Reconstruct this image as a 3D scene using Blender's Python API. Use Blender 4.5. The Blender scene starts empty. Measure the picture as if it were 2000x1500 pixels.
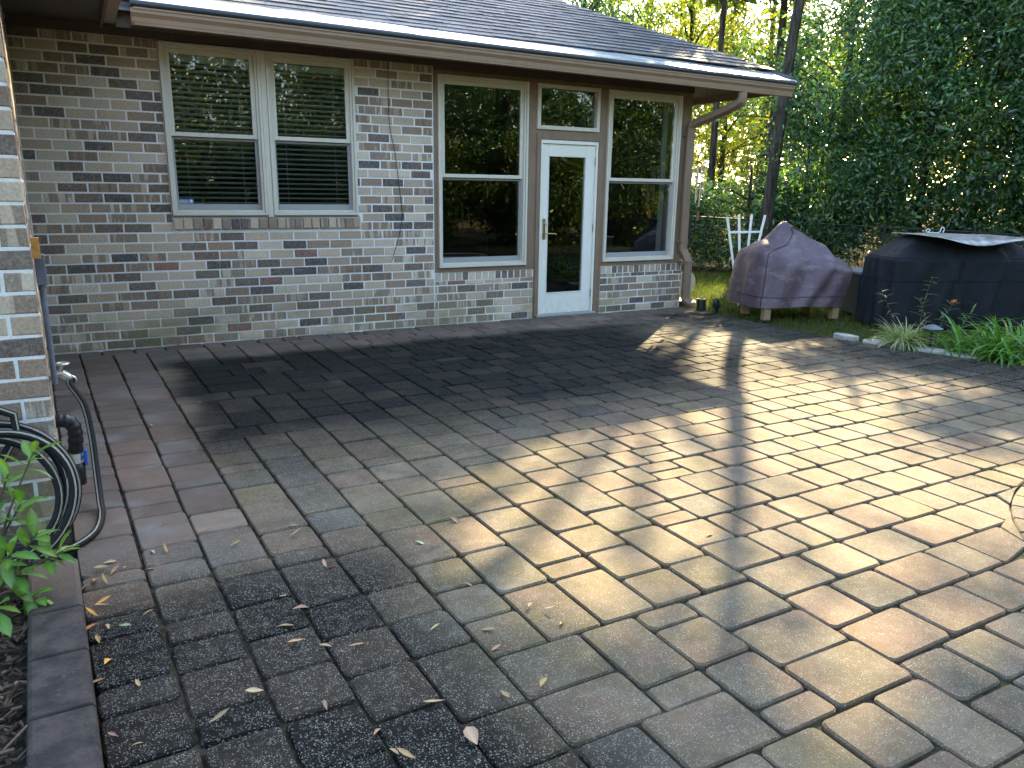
import bpy, math, random
import numpy as np
from mathutils import Vector, Matrix

# ------------------------------------------------------------------ camera, sky, sun, exposure
sc = bpy.context.scene
col = sc.collection
R = math.radians
YAW, PITCH, ROLL = R(29.130), R(14.127), R(0.834)
cam_d = bpy.data.cameras.new('camera'); cam = bpy.data.objects.new('camera', cam_d); col.objects.link(cam)
fw = Vector((math.sin(YAW)*math.cos(PITCH), math.cos(YAW)*math.cos(PITCH), -math.sin(PITCH)))
rt = Vector((math.cos(YAW), -math.sin(YAW), 0)); up = rt.cross(fw)
r2 = rt*math.cos(ROLL)+up*math.sin(ROLL); u2 = up*math.cos(ROLL)-rt*math.sin(ROLL)
CAM = Vector((0, -8.0, 1.504))
cam.matrix_world = Matrix(((r2.x, u2.x, -fw.x, CAM.x), (r2.y, u2.y, -fw.y, CAM.y), (r2.z, u2.z, -fw.z, CAM.z), (0, 0, 0, 1)))
cam_d.sensor_width = 36; cam_d.lens = 36*1507.26/2000; cam_d.clip_start = .05; cam_d.clip_end = 600
sc.camera = cam

SUN_AZ = math.atan2(.76, .65)          # from +Y towards +X
SUN_EL = R(29)
world = bpy.data.worlds.new('World'); sc.world = world; world.use_nodes = True
wn = world.node_tree.nodes; wl = world.node_tree.links
sky = wn.new('ShaderNodeTexSky'); sky.sky_type = 'NISHITA'; sky.sun_disc = False
sky.sun_elevation = SUN_EL; sky.sun_rotation = SUN_AZ; sky.air_density = 1.0; sky.dust_density = 1.0; sky.ozone_density = 1.0
wn['Background'].inputs[1].default_value = .15
wl.new(sky.outputs[0], wn['Background'].inputs[0])
sun_d = bpy.data.lights.new('sun', 'SUN'); sun_d.energy = 3.2; sun_d.angle = R(.55); sun_d.color = (1, .84, .56)
sun = bpy.data.objects.new('sun', sun_d); col.objects.link(sun)
SUNV = Vector((math.sin(SUN_AZ)*math.cos(SUN_EL), math.cos(SUN_AZ)*math.cos(SUN_EL), math.sin(SUN_EL)))
sun.rotation_euler = SUNV.to_track_quat('Z', 'Y').to_euler()
sun.location = (20, 20, 30)
vs = sc.view_settings
vs.view_transform = 'Standard'; vs.look = 'None'; vs.exposure = 3.05; vs.use_white_balance = True; vs.white_balance_temperature = 7400; vs.white_balance_tint = 9; vs.gamma = 1; vs.use_curve_mapping = False
sc.render.engine = 'CYCLES'
sc.cycles.use_denoising = True
sc.cycles.max_bounces = 8; sc.cycles.diffuse_bounces = 4; sc.cycles.glossy_bounces = 3
sc.cycles.transparent_max_bounces = 12; sc.cycles.transmission_bounces = 4
sc.cycles.caustics_reflective = False; sc.cycles.caustics_refractive = False
sc.cycles.sample_clamp_indirect = 6

rnd = random.Random(7)
nrg = np.random.default_rng(11)

# ------------------------------------------------------------------ mesh helpers
class MB:
    def __init__(s): s.v = []; s.f = []; s.c = []
    def add(s, vs, fs, c=(1, 1, 1, 1)):
        n = len(s.v); s.v += [tuple(p) for p in vs]; s.f += [tuple(i+n for i in f) for f in fs]; s.c += [c]*len(vs); return s
    def box(s, a, b, c=(1, 1, 1, 1)):
        x0, y0, z0 = a; x1, y1, z1 = b
        return s.add([(x0,y0,z0),(x1,y0,z0),(x1,y1,z0),(x0,y1,z0),(x0,y0,z1),(x1,y0,z1),(x1,y1,z1),(x0,y1,z1)],
                     [(0,3,2,1),(4,5,6,7),(0,1,5,4),(1,2,6,5),(2,3,7,6),(3,0,4,7)], c)
    def obox(s, o, ex, ey, ez, c=(1, 1, 1, 1)):
        o, ex, ey, ez = map(Vector, (o, ex, ey, ez))
        p = [o, o+ex, o+ex+ey, o+ey, o+ez, o+ex+ez, o+ex+ey+ez, o+ey+ez]
        return s.add(p, [(0,3,2,1),(4,5,6,7),(0,1,5,4),(1,2,6,5),(2,3,7,6),(3,0,4,7)], c)
    def tube(s, pts, rad, n=8, c=(1, 1, 1, 1), caps=True):
        pts = [Vector(p) for p in pts]; m = len(pts)
        if not hasattr(rad, '__len__'): rad = [rad]*m
        vs_, fs_ = [], []; pa = None
        for i, p in enumerate(pts):
            t = (pts[min(i+1, m-1)]-pts[max(i-1, 0)]).normalized()
            if pa is None:
                a = t.cross(Vector((0, 0, 1)))
                if a.length < .1: a = t.cross(Vector((0, 1, 0)))
            else: a = pa-t*pa.dot(t)
            a.normalize(); pa = a; b = t.cross(a)
            for k in range(n):
                q = 2*math.pi*k/n; vs_.append(p+(a*math.cos(q)+b*math.sin(q))*rad[i])
        for i in range(m-1):
            for k in range(n):
                k2 = (k+1) % n; fs_.append((i*n+k, i*n+k2, (i+1)*n+k2, (i+1)*n+k))
        if caps: fs_ += [tuple(range(n-1, -1, -1)), tuple(range((m-1)*n, m*n))]
        return s.add(vs_, fs_, c)
    def extr(s, prof, axis_from, axis_to, c=(1, 1, 1, 1)):
        """closed profile in (y,z), extruded in x; axis_from/to: (x, dz)"""
        n = len(prof); vs_ = []
        for (x, dz) in (axis_from, axis_to): vs_ += [(x, y, z+dz) for y, z in prof]
        fs_ = [(k, (k+1) % n, n+(k+1) % n, n+k) for k in range(n)]
        fs_ += [tuple(range(n-1, -1, -1)), tuple(range(n, 2*n))]
        return s.add(vs_, fs_, c)
    def rings(s, rings, cap0=False, cap1=True, c=(1, 1, 1, 1)):
        n = len(rings[0]); vs_ = [p for r in rings for p in r]; fs_ = []
        for i in range(len(rings)-1):
            for k in range(n):
                k2 = (k+1) % n; fs_.append((i*n+k, i*n+k2, (i+1)*n+k2, (i+1)*n+k))
        if cap0: fs_.append(tuple(range(n-1, -1, -1)))
        if cap1: fs_.append(tuple(range((len(rings)-1)*n, len(rings)*n)))
        return s.add(vs_, fs_, c)
    def mesh(s, name, origin=(0, 0, 0)):
        me = bpy.data.meshes.new(name); o = origin
        me.from_pydata([(p[0]-o[0], p[1]-o[1], p[2]-o[2]) for p in s.v], [], s.f)
        a = me.attributes.new('tint', 'FLOAT_COLOR', 'POINT')
        a.data.foreach_set('color', np.array([tuple(c) if len(c) == 4 else (*c, 1) for c in s.c], dtype=np.float32).ravel())
        me.update(); return me

def wloc(o):
    l = Vector((0, 0, 0))
    while o: l += o.location; o = o.parent
    return l
def put(name, mb, mat, parent=None, smooth=False, origin=None, label=None, kind=None):
    """one mesh object; vertices given in world coordinates"""
    base = wloc(parent) if parent else Vector((0, 0, 0))
    if origin is None: origin = base if parent else Vector((0, 0, 0))
    origin = Vector(origin)
    me = mb.mesh(name, origin) if isinstance(mb, MB) else mb
    o = bpy.data.objects.new(name, me); col.objects.link(o)
    if parent: o.parent = parent
    o.location = origin-base
    if mat: me.materials.append(mat)
    if smooth: me.polygons.foreach_set('use_smooth', [True]*len(me.polygons))
    if label: o['label'] = label
    if kind: o['kind'] = kind
    return o
def thing(name, loc, label, cat, group=None):
    o = bpy.data.objects.new(name, None); col.objects.link(o); o.location = loc
    o.empty_display_size = .1
    return tag(o, label, cat, group)
def tag(o, label, cat, group=None):
    o['label'] = label; o['category'] = cat
    if group: o['group'] = group
    return o
def spline(pts, n=8):
    P = [Vector(p) for p in pts]; P = [P[0]*2-P[1]]+P+[P[-1]*2-P[-2]]; out = []
    for i in range(1, len(P)-2):
        for k in range(n):
            t = k/n
            out.append(.5*((2*P[i])+(P[i+1]-P[i-1])*t+(2*P[i-1]-5*P[i]+4*P[i+1]-P[i+2])*t*t+(3*P[i]-P[i-1]-3*P[i+1]+P[i+2])*t**3))
    out.append(P[-2]); return out
def bevel(o, w=.004, seg=2):
    m = o.modifiers.new('bevel', 'BEVEL'); m.width = w; m.segments = seg; m.limit_method = 'ANGLE'; return o

# ------------------------------------------------------------------ material helpers
class X:
    def __init__(s, nt, sock): s.nt = nt; s.s = sock
    def _m(s, op, o=None, o2=None):
        n = s.nt.nodes.new('ShaderNodeMath'); n.operation = op
        for i, v in enumerate((s, o, o2)):
            if v is None: continue
            if isinstance(v, X): s.nt.links.new(v.s, n.inputs[i])
            else: n.inputs[i].default_value = v
        return X(s.nt, n.outputs[0])
    def __add__(s, o): return s._m('ADD', o)
    def __sub__(s, o): return s._m('SUBTRACT', o)
    def __mul__(s, o): return s._m('MULTIPLY', o)
    def __neg__(s): return s._m('MULTIPLY', -1.0)
    def inv(s): return s._m('MULTIPLY_ADD', -1.0, 1.0)
    def max(s, o): return s._m('MAXIMUM', o)
    def gt(s, o): return s._m('GREATER_THAN', o)
    def pow(s, o): return s._m('POWER', o)
    def clamp(s): return s._m('MINIMUM', 1.0)._m('MAXIMUM', 0.0)
    def ss(s, a, b):
        n = s.nt.nodes.new('ShaderNodeMapRange'); n.interpolation_type = 'SMOOTHSTEP'
        s.nt.links.new(s.s, n.inputs[0]); n.inputs[1].default_value = a; n.inputs[2].default_value = b
        return X(s.nt, n.outputs[0])
class Mat:
    def __init__(s, name, **kw):
        s.m = bpy.data.materials.new(name); s.m.use_nodes = True; s.nt = s.m.node_tree
        s.p = s.nt.nodes['Principled BSDF']; s.out = s.nt.nodes['Material Output']
        for k, v in kw.items(): s.set(k, v)
    NAMES = dict(col='Base Color', rough='Roughness', metal='Metallic', spec='Specular IOR Level', normal='Normal', coat='Coat Weight')
    def set(s, k, v):
        inp = s.p.inputs[s.NAMES[k]]
        if isinstance(v, X): s.nt.links.new(v.s, inp)
        elif isinstance(v, bpy.types.NodeSocket): s.nt.links.new(v, inp)
        else: inp.default_value = (*v, 1) if k == 'col' else v
        return s
    def pos(s): return s.nt.nodes.new('ShaderNodeNewGeometry').outputs['Position']
    def obj(s): return s.nt.nodes.new('ShaderNodeTexCoord').outputs['Object']
    def xyz(s, v):
        n = s.nt.nodes.new('ShaderNodeSeparateXYZ'); s.nt.links.new(v, n.inputs[0]); return [X(s.nt, o) for o in n.outputs]
    def scale(s, v, sx, sy, sz):
        n = s.nt.nodes.new('ShaderNodeMapping'); s.nt.links.new(v, n.inputs[0]); n.inputs['Scale'].default_value = (sx, sy, sz); return n.outputs[0]
    def noise(s, v, sca, det=3, rough=.55):
        n = s.nt.nodes.new('ShaderNodeTexNoise'); s.nt.links.new(v, n.inputs['Vector'])
        n.inputs['Scale'].default_value = sca; n.inputs['Detail'].default_value = det; n.inputs['Roughness'].default_value = rough
        return X(s.nt, n.outputs[0])
    def voro(s, v, sca, feat='F1', out='Distance'):
        n = s.nt.nodes.new('ShaderNodeTexVoronoi'); n.feature = feat; s.nt.links.new(v, n.inputs['Vector'])
        n.inputs['Scale'].default_value = sca; return n.outputs[out]
    def attr(s, name='tint'):
        n = s.nt.nodes.new('ShaderNodeAttribute'); n.attribute_name = name; return n
    def mix(s, f, a, b, mode='MIX'):
        n = s.nt.nodes.new('ShaderNodeMix'); n.data_type = 'RGBA'; n.blend_type = mode
        for i, v in ((0, f), (6, a), (7, b)):
            if isinstance(v, X): s.nt.links.new(v.s, n.inputs[i])
            elif isinstance(v, bpy.types.NodeSocket): s.nt.links.new(v, n.inputs[i])
            elif i == 0: n.inputs[0].default_value = v
            else: n.inputs[i].default_value = (*v, 1)
        return n.outputs[2]
    def bump(s, h, strength=.3, dist=.01):
        n = s.nt.nodes.new('ShaderNodeBump'); n.inputs['Strength'].default_value = strength; n.inputs['Distance'].default_value = dist
        s.nt.links.new(h.s if isinstance(h, X) else h, n.inputs['Height']); s.set('normal', n.outputs[0]); return s

def plain(name, c, rough=.5, metal=0, noise=.0, nscale=20, bump=0, spec=.5):
    m = Mat(name, rough=rough, metal=metal, spec=spec)
    if noise:
        n = m.noise(m.pos(), nscale, 4)
        m.set('col', m.mix(n.ss(.3, .7), tuple(x*(1-noise) for x in c), tuple(min(1, x*(1+noise)) for x in c)))
        if bump: m.bump(n, bump, .004)
    else: m.set('col', c)
    return m.m

def m_brick():
    m = Mat('brick', rough=.85, spec=.25); p = m.pos(); a = m.attr()
    col_ = a.outputs['Color']; al = X(m.nt, a.outputs['Alpha'])
    va = m.nt.nodes.new('ShaderNodeVectorMath'); va.operation = 'ADD'; cb = m.nt.nodes.new('ShaderNodeCombineXYZ')
    for i_, k_ in ((0, 43.0), (1, 17.0), (2, 91.0)): m.nt.links.new((al*k_).s, cb.inputs[i_])
    m.nt.links.new(p, va.inputs[0]); m.nt.links.new(cb.outputs[0], va.inputs[1])
    st = m.noise(m.scale(va.outputs[0], 20, 20, 2), 1.0, 2)      # flashed vertical bands, different on every brick
    band = (st+al*.22).ss(.60, .66)*al.gt(.58)
    c = m.mix(band*.7, col_, (.15, .09, .06))
    n = m.noise(p, 70, 5, .7); big = m.noise(p, 26, 3)
    c = m.mix(big.ss(.40, .72)*.5, c, m.mix(.5, c, (.42, .33, .26)))
    c = m.mix(n.ss(.3, .75), m.mix(.45, c, (.5, .5, .5), 'MULTIPLY'), m.mix(.12, c, (1, .95, .9), 'SCREEN'))
    sp = m.noise(p, 34, 2)
    c = m.mix(sp.ss(.70, .74)*.75, c, (.5, .43, .36))            # light mineral spots
    z = m.xyz(p)[2]
    g = z.ss(.05, .55).inv()*m.noise(p, 3.2, 3).ss(.42, .62)
    c = m.mix(g*.45, c, (.17, .17, .07))
    c = m.mix(m.noise(p, 1.7, 4).ss(.45, .7)*.35, c, m.mix(1.0, c, (.62, .62, .64), 'MULTIPLY'))
    m.set('col', c); m.bump(n*.6+sp*.4, .55, .006); return m.m
def m_mortar():
    m = Mat('mortar', rough=.95, spec=.2); p = m.pos(); n = m.noise(p, 60, 4)
    c = m.mix(n, (.60, .60, .585), (.82, .82, .80)); z = m.xyz(p)[2]
    g = z.ss(.05, .6).inv()*m.noise(p, 2.5, 3).ss(.38, .6)
    c = m.mix(g*.6, c, (.22, .24, .13)); m.set('col', c); m.bump(n, .5, .006); return m.m
def m_paver():
    m = Mat('concrete_paver', rough=.82, spec=.3); p = m.pos(); a = m.attr(); x, y, z = m.xyz(p)
    al = X(m.nt, a.outputs['Alpha'])
    w1 = m.noise(p, 1.3, 3)-.5; w2 = m.noise(m.scale(p, -1, 1, 1), 1.1, 3)-.5
    xx = x+w1*.55; yy = -y+w2*.55
    blot = m.noise(p, 7, 3)
    c = m.mix(blot.ss(.36, .66)*.8, a.outputs['Color'], m.mix(.6, a.outputs['Color'], (.64, .66, .66), 'MULTIPLY'))
    c = m.mix(m.noise(m.scale(p, 1, -1, 1), 4.2, 3).ss(.50, .68)*.55, c, (.29, .185, .145)); c = m.mix(m.noise(m.scale(p, -1, 1.3, 1), 3.1, 3).ss(.52, .7)*.5, c, (.165, .16, .14))
    clean = xx.ss(.35, .62).inv().max(yy.ss(.55, .95).inv())*yy.ss(4.3, 5.0).inv()
    c = m.mix(clean*.35*m.noise(p, 3, 3).ss(.3, .65), c, (.24, .20, .20))
    # olive moss in the middle of the patio
    mo = xx.ss(.7, 1.1)*xx.ss(1.9, 2.7).inv()*yy.ss(4.2, 4.8)*yy.ss(5.9, 6.6).inv()
    c = m.mix((mo*.65*m.noise(p, 5, 3).ss(.3, .7)), c, (.20, .17, .085))
    # black mildew: strip beyond the drip line, edge by the bed; foreground corner is stain plus painted tree shade
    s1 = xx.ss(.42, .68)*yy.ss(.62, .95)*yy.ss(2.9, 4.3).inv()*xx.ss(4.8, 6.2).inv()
    s2 = xx.ss(5.9, 6.6)*yy.ss(.3, .6)
    s3 = yy.ss(4.75, 5.35)*xx.ss(.75, 1.25).inv()  # stain; its soft right edge paints the boundary of the tree shade
    s4 = yy.ss(6.1, 6.6)*xx.ss(1.0, 1.5).inv()
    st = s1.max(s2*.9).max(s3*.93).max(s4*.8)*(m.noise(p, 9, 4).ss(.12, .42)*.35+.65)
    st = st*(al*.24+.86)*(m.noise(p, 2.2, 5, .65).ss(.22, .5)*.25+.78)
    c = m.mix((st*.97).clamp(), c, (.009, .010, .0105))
    # pale aggregate exposed by wear
    v = m.voro(p, 140); vc = m.voro(p, 140, out='Color')
    sel = X(m.nt, m.nt.nodes.new('ShaderNodeRGBToBW').outputs[0]); m.nt.links.new(vc, sel.s.node.inputs[0])
    sp = X(m.nt, v).ss(.22, .38).inv()*(s1*.55).inv()*sel.gt(.44)*(clean.inv()*.95+.04)*m.noise(p, 11, 2).ss(.25, .5)
    v2 = X(m.nt, m.voro(p, 190)).ss(.22, .40).inv()*m.noise(p, 24, 2).ss(.42, .60)*(clean.inv())*(s1*.8).inv()
    c = m.mix(sp*.75, c, m.mix(m.noise(p, 40, 2).ss(.35, .65), (.36, .345, .31), (.66, .64, .60))); c = m.mix(v2*.6, c, (.52, .50, .46))
    # pale mineral film by the side wall
    ef = xx.ss(.15, .5).inv()*m.noise(p, 2.3, 4).ss(.46, .66)*yy.ss(1.2, 2.0)*yy.ss(4.3, 4.8).inv()
    c = m.mix(ef*.5, c, (.42, .43, .45))
    dx_ = x-1.30; dy_ = y+5.40; rd = (dx_*dx_+dy_*dy_).pow(.5)+(m.noise(p, 8, 2)-.5)*.03
    ring = rd.ss(.185, .21)*rd.ss(.225, .255).inv()*m.noise(p, 10, 3).ss(.35, .6)
    c = m.mix(ring*.30, c, (.42, .40, .36))
    fine = m.noise(p, 160, 4, .7)
    c = m.mix(fine.ss(.2, .8)*.55, m.mix(.75, c, (.45, .45, .45), 'MULTIPLY'), c)
    mot = m.noise(p, 3.4, 5, .65).ss(.38, .68)
    c = m.mix(1.0, c, m.mix(mot*clean.inv(), (.86, .84, .79), (.60, .60, .55)), 'MULTIPLY')
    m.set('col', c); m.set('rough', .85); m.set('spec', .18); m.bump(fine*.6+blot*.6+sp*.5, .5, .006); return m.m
def m_joint():
    m = Mat('joint_sand', rough=1, spec=.1); p = m.pos(); n = m.noise(p, 30, 4)
    c = m.mix(n.ss(.35, .7), (.018, .016, .013), (.06, .048, .034)); c = m.mix(m.noise(p, 6, 3).ss(.55, .7)*.6, c, (.045, .06, .016))
    m.set('col', c); m.bump(n, .8, .01); return m.m
def m_curb():
    m = Mat('weathered_edging', rough=.9, spec=.2); p = m.pos(); n = m.noise(p, 12, 5, .65); f = m.noise(p, 90, 4, .7)
    c = m.mix(n.ss(.35, .7), (.030, .028, .028), (.075, .062, .056)); c = m.mix(f.ss(.66, .72)*.5, c, (.3, .3, .3))
    c = m.mix(m.xyz(p)[1].ss(-5.3, -4.9)*.6, c, (.20, .145, .115))
    m.set('col', c); m.bump(n*.5+f*.5, .8, .01); return m.m
def m_leaf(name, trans=.4, rough=.38, spec=.5, mul=1.0):
    m = Mat(name, rough=rough, spec=spec); a = m.attr()
    c = a.outputs['Color']; m.set('col', c)
    t = m.nt.nodes.new('ShaderNodeBsdfTranslucent'); m.nt.links.new(m.mix(.65, c, (1.0, 1.0, .25), 'OVERLAY'), t.inputs[0])
    ms = m.nt.nodes.new('ShaderNodeMixShader'); ms.inputs[0].default_value = trans
    m.nt.links.new(m.p.outputs[0], ms.inputs[1]); m.nt.links.new(t.outputs[0], ms.inputs[2]); m.nt.links.new(ms.outputs[0], m.out.inputs[0])
    return m.m
def m_bark(name, c1, c2):
    m = Mat(name, rough=.95, spec=.15); p = m.pos(); n = m.noise(m.scale(p, 9, 9, 1.6), 1.6, 5, .65)
    m.set('col', m.mix(n.ss(.35, .65), c1, c2)); m.bump(n, 1, .03); return m.m
def m_glass():
    m = Mat('window_glass'); nt = m.nt; nt.nodes.remove(m.p)
    tr = nt.nodes.new('ShaderNodeBsdfTransparent'); tr.inputs[0].default_value = (.80, .85, .85, 1)
    gl = nt.nodes.new('ShaderNodeBsdfGlossy'); gl.inputs['Roughness'].default_value = .0
    fr = nt.nodes.new('ShaderNodeFresnel'); fr.inputs[0].default_value = 1.5
    b = nt.nodes.new('ShaderNodeBump'); b.inputs['Strength'].default_value = .02; b.inputs['Distance'].default_value = .05
    n = m.noise(m.pos(), 2.6, 1); nt.links.new(n.s, b.inputs['Height']); nt.links.new(b.outputs[0], gl.inputs['Normal'])
    k = X(nt, fr.outputs[0])*.95
    mx = nt.nodes.new('ShaderNodeMixShader'); nt.links.new(k.clamp().s, mx.inputs[0]); nt.links.new(tr.outputs[0], mx.inputs[1]); nt.links.new(gl.outputs[0], mx.inputs[2])
    nt.links.new(mx.outputs[0], m.out.inputs[0]); return m.m
def m_shingle():
    m = Mat('asphalt_shingle', rough=.62, spec=.45); p = m.pos(); a = m.attr(); n = m.noise(p, 220, 3, .7)
    c = m.mix(n.ss(.3, .7)*.6, m.mix(.8, a.outputs['Color'], (.5, .5, .5), 'MULTIPLY'), a.outputs['Color'])
    m.set('col', c); m.bump(n, .7, .004); return m.m
def m_cloth(name, c1, c2, rough=.6, wear=None):
    m = Mat(name, rough=rough, spec=.35); p = m.pos(); n = m.noise(p, 5, 4); f = m.noise(p, 260, 2)
    c = m.mix(n.ss(.35, .7), c1, c2)
    if wear:
        c = m.mix(m.noise(m.scale(p, 1, 1, 2.5), 6, 4).ss(.52, .66)*.6, c, wear)
    wr = m.noise(m.scale(p, 1, 1, .5), 14, 3)
    m.set('col', c); m.bump(f*.06+n*.6+wr*.6, .55, .03); return m.m
def m_ground():
    m = Mat('leaf_litter', rough=1, spec=.1); p = m.pos(); n = m.noise(p, 1.2, 5); f = m.noise(p, 25, 4, .7)
    c = m.mix(n.ss(.35, .65), (.10, .07, .035), (.20, .15, .06)); c = m.mix(f.ss(.45, .7)*.6, c, (.26, .17, .07))
    m.set('col', c); m.bump(f, 1, .05); return m.m
def m_lawn():
    m = Mat('lawn_soil', rough=1, spec=.1); p = m.pos(); n = m.noise(p, 6, 4)
    m.set('col', m.mix(n.ss(.35, .65), (.03, .035, .015), (.07, .07, .03))); m.bump(m.noise(p, 60, 3), .8, .02); return m.m
def m_wood(name, c1, c2):
    m = Mat(name, rough=.8, spec=.2); p = m.pos(); n = m.noise(m.scale(p, 60, 60, 4), 1, 4)
    m.set('col', m.mix(n, c1, c2)); m.bump(n, .4, .004); return m.m
def m_tint(name, rough=.6, spec=.4):
    m = Mat(name, rough=rough, spec=spec); m.set('col', m.attr().outputs['Color']); return m.m
def m_sheet():
    m = Mat('weathered_metal_sheet', rough=.42, metal=.5, spec=.5); p = m.pos(); n = m.noise(p, 9, 5, .65)
    m.set('col', m.mix(n.ss(.35, .65), (.24, .23, .21), (.44, .44, .43))); m.set('rough', n*.3+.28); return m.m
def m_guard():
    m = Mat('gutter_guard_metal', rough=.3, metal=.6); p = m.pos(); n = m.noise(m.scale(p, .6, 3, 3), 4, 4, .6)
    m.set('col', m.mix(n.ss(.3, .7), (.66, .70, .74), (.86, .88, .90))); m.set('rough', n*.2+.15); m.bump(n, .15, .01); return m.m
def m_painted(name, c, dirt=.12, rough=.5):
    m = Mat(name, rough=rough, spec=.4); p = m.pos(); n = m.noise(p, 5, 4, .6); f = m.noise(m.scale(p, 30, 30, 4), 1, 3)
    d = tuple(x*(1-2.2*dirt) for x in c)
    c2 = m.mix((n*.6+f*.4).ss(.38, .68), d, c); low = m.xyz(p)[2].ss(.02, .3).inv()*m.noise(p, 14, 4).ss(.35, .65)
    m.set('col', m.mix(low*.16, c2, (.16, .135, .10))); m.bump(f, .08, .004); return m.m

M = dict(brick=m_brick(), mortar=m_mortar(), paver=m_paver(), joint=m_joint(), curb=m_curb(), glass=m_glass(), shingle=m_shingle(),
    taupe=m_painted('taupe_trim', (.25, .17, .118), .08), soffit=m_painted('brown_soffit', (.105, .075, .06)), almond=m_painted('almond_vinyl', (.64, .60, .51), .03, .4),
    door=m_painted('white_door', (.78, .77, .70), .02, .35), guard=m_guard(), guardlip=plain('guard_lip', (.022, .028, .031), .4, .1),
    gutter=m_painted('tan_gutter', (.29, .195, .13), .04, .45), slat=plain('blind_slat', (.82, .83, .80), .45), dark=plain('dark_room', (.022, .022, .024), .9),
    brass=plain('brass', (.52, .38, .16), .3, 1), grey=plain('grey_conduit', (.13, .15, .19), .5, 0, .15), hose=plain('hose_rubber', (.007, .008, .010), .6, spec=.25), stripe=plain('hose_stripe', (.72, .68, .55), .5),
    insul=plain('pipe_insulation', (.012, .013, .015), .42, 0, .4, 40, .3), pvc=plain('white_pvc', (.72, .70, .62), .45, 0, .08), blue=plain('blue_handle', (.02, .13, .62), .4), spigot=plain('spigot_metal', (.55, .53, .47), .4, .8, .2),
    orange=plain('orange_block', (.62, .30, .07), .7, 0, .2, 60), wire=plain('dark_wire', (.05, .035, .035), .6), white=plain('white_paint', (.78, .80, .78), .5, 0, .06),
    maroon=m_cloth('maroon_vinyl', (.105, .070, .086), (.14, .098, .115), .5, (.19, .155, .17)), maroonseam=plain('maroon_seam', (.07, .034, .044), .55), black=m_cloth('black_canvas', (.004, .006, .010), (.007, .010, .015), .8, (.013, .014, .015)),
    post=m_wood('timber', (.24, .165, .09), (.38, .27, .155)), sheet=m_sheet(), iron=plain('black_iron', (.012, .012, .013), .5), wicker=plain('dark_resin', (.016, .02, .026), .55),
    plastic=plain('green_black_plastic', (.012, .022, .02), .45), chime=plain('chime_tube', (.62, .56, .45), .3, .8), chimewood=m_wood('chime_wood', (.14, .07, .035), (.22, .12, .06)),
    stone=plain('pale_stone', (.36, .34, .31), .85, 0, .15, 15, .4), soil=plain('bed_soil', (.022, .018, .014), 1, 0, .4, 20, .6), mulch=m_tint('mulch_chip', .95, .15), litter=m_tint('dry_leaf', .7, .3),
    ground=m_ground(), lawn=m_lawn(), grass=m_leaf('grass_blade', .45, .5, .3), leaf=m_leaf('evergreen_leaf', .4, .24, .8), yleaf=m_leaf('autumn_leaf', .55, .5, .3), sleaf=m_leaf('shrub_leaf', .35, .34, .5),
    bark=m_bark('bark', (.022, .019, .016), (.075, .063, .052)), twig=plain('twig', (.10, .075, .05), .9), sticker=plain('blue_sticker', (.03, .09, .30), .4), stickerw=plain('sticker_print', (.55, .62, .68), .4),
    flower=plain('orange_petals', (.70, .16, .03), .5), reel=plain('cream_plastic', (.55, .47, .32), .5), sill=plain('screen_track', (.30, .31, .31), .5), table=plain('table_rim', (.46, .36, .22), .25, .3), floor=plain('room_boards', (.07, .05, .035), .4))

# ------------------------------------------------------------------ ground, lawn, beds
def sheet(name, poly, z, mat, kind='structure'):
    mb = MB(); mb.add([(x, y, z) for x, y in poly], [tuple(range(len(poly)))]); o = put(name, mb, mat); o['kind'] = kind; return o
sheet('ground', [(-200, -200), (200, -200), (200, 200), (-200, 200)], -.10, M['ground'])
EDGE = [(7.03, -.02), (7.04, -1.0), (7.05, -2.0), (7.07, -2.55), (7.18, -3.2), (7.42, -4.05), (7.75, -5.0), (8.3, -6.2), (9.0, -7.5), (9.0, -12)]
sheet('lawn', [(7.00, 12), (7.00, -12.2), (13.8, -12.2), (13.8, 12)], -.045, M['lawn'])
sheet('patio_bed', [(-.345, .01)]+EDGE[:1]+EDGE[1:]+[(-.02, -12), (-.02, -4.9), (-.30, -4.34)], -.016, M['joint'])['kind'] = 'structure'
patio = bpy.data.objects['patio_bed']; patio.name = 'patio'
sheet('mulch_bed', [(-.22, -4.36), (-.16, -9), (-4, -9), (-4, -4.36)], .035, M['soil'])

def edge_x(y):
    for (x0, y0), (x1, y1) in zip(EDGE, EDGE[1:]):
        if y1 <= y <= y0: return x0+(x1-x0)*(y0-y)/(y0-y1)
    return EDGE[-1][0]
CC, CR = (4.747, -7.517), 1.658
PAL = [((.265, .21, .15), 5), ((.28, .20, .15), 3), ((.22, .19, .148), 4), ((.265, .215, .135), 3), ((.18, .168, .145), 2), ((.31, .25, .18), 3), ((.285, .215, .16), 2)]
RED = [((.285, .20, .16), 4), ((.30, .225, .18), 3), ((.25, .215, .185), 4), ((.34, .265, .215), 2), ((.24, .175, .145), 2)]
def pcol(x=9, y=-9):
    if (x < .56 or y > -.62) and y > -4.9:
        c = rnd.choices([p[0] for p in RED], [p[1] for p in RED])[0]; k = rnd.uniform(.8, 1.2); return (c[0]*k, c[1]*k, c[2]*k, rnd.random())
    c = rnd.choices([p[0] for p in PAL], [p[1] for p in PAL])[0]; k = rnd.uniform(.85, 1.15)
    return (c[0]*k, c[1]*k, c[2]*k, rnd.random())
def warp(x, y):
    return x-.044*max(0, 1-max(x, 0)/1.5)*(y+4.2)
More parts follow.
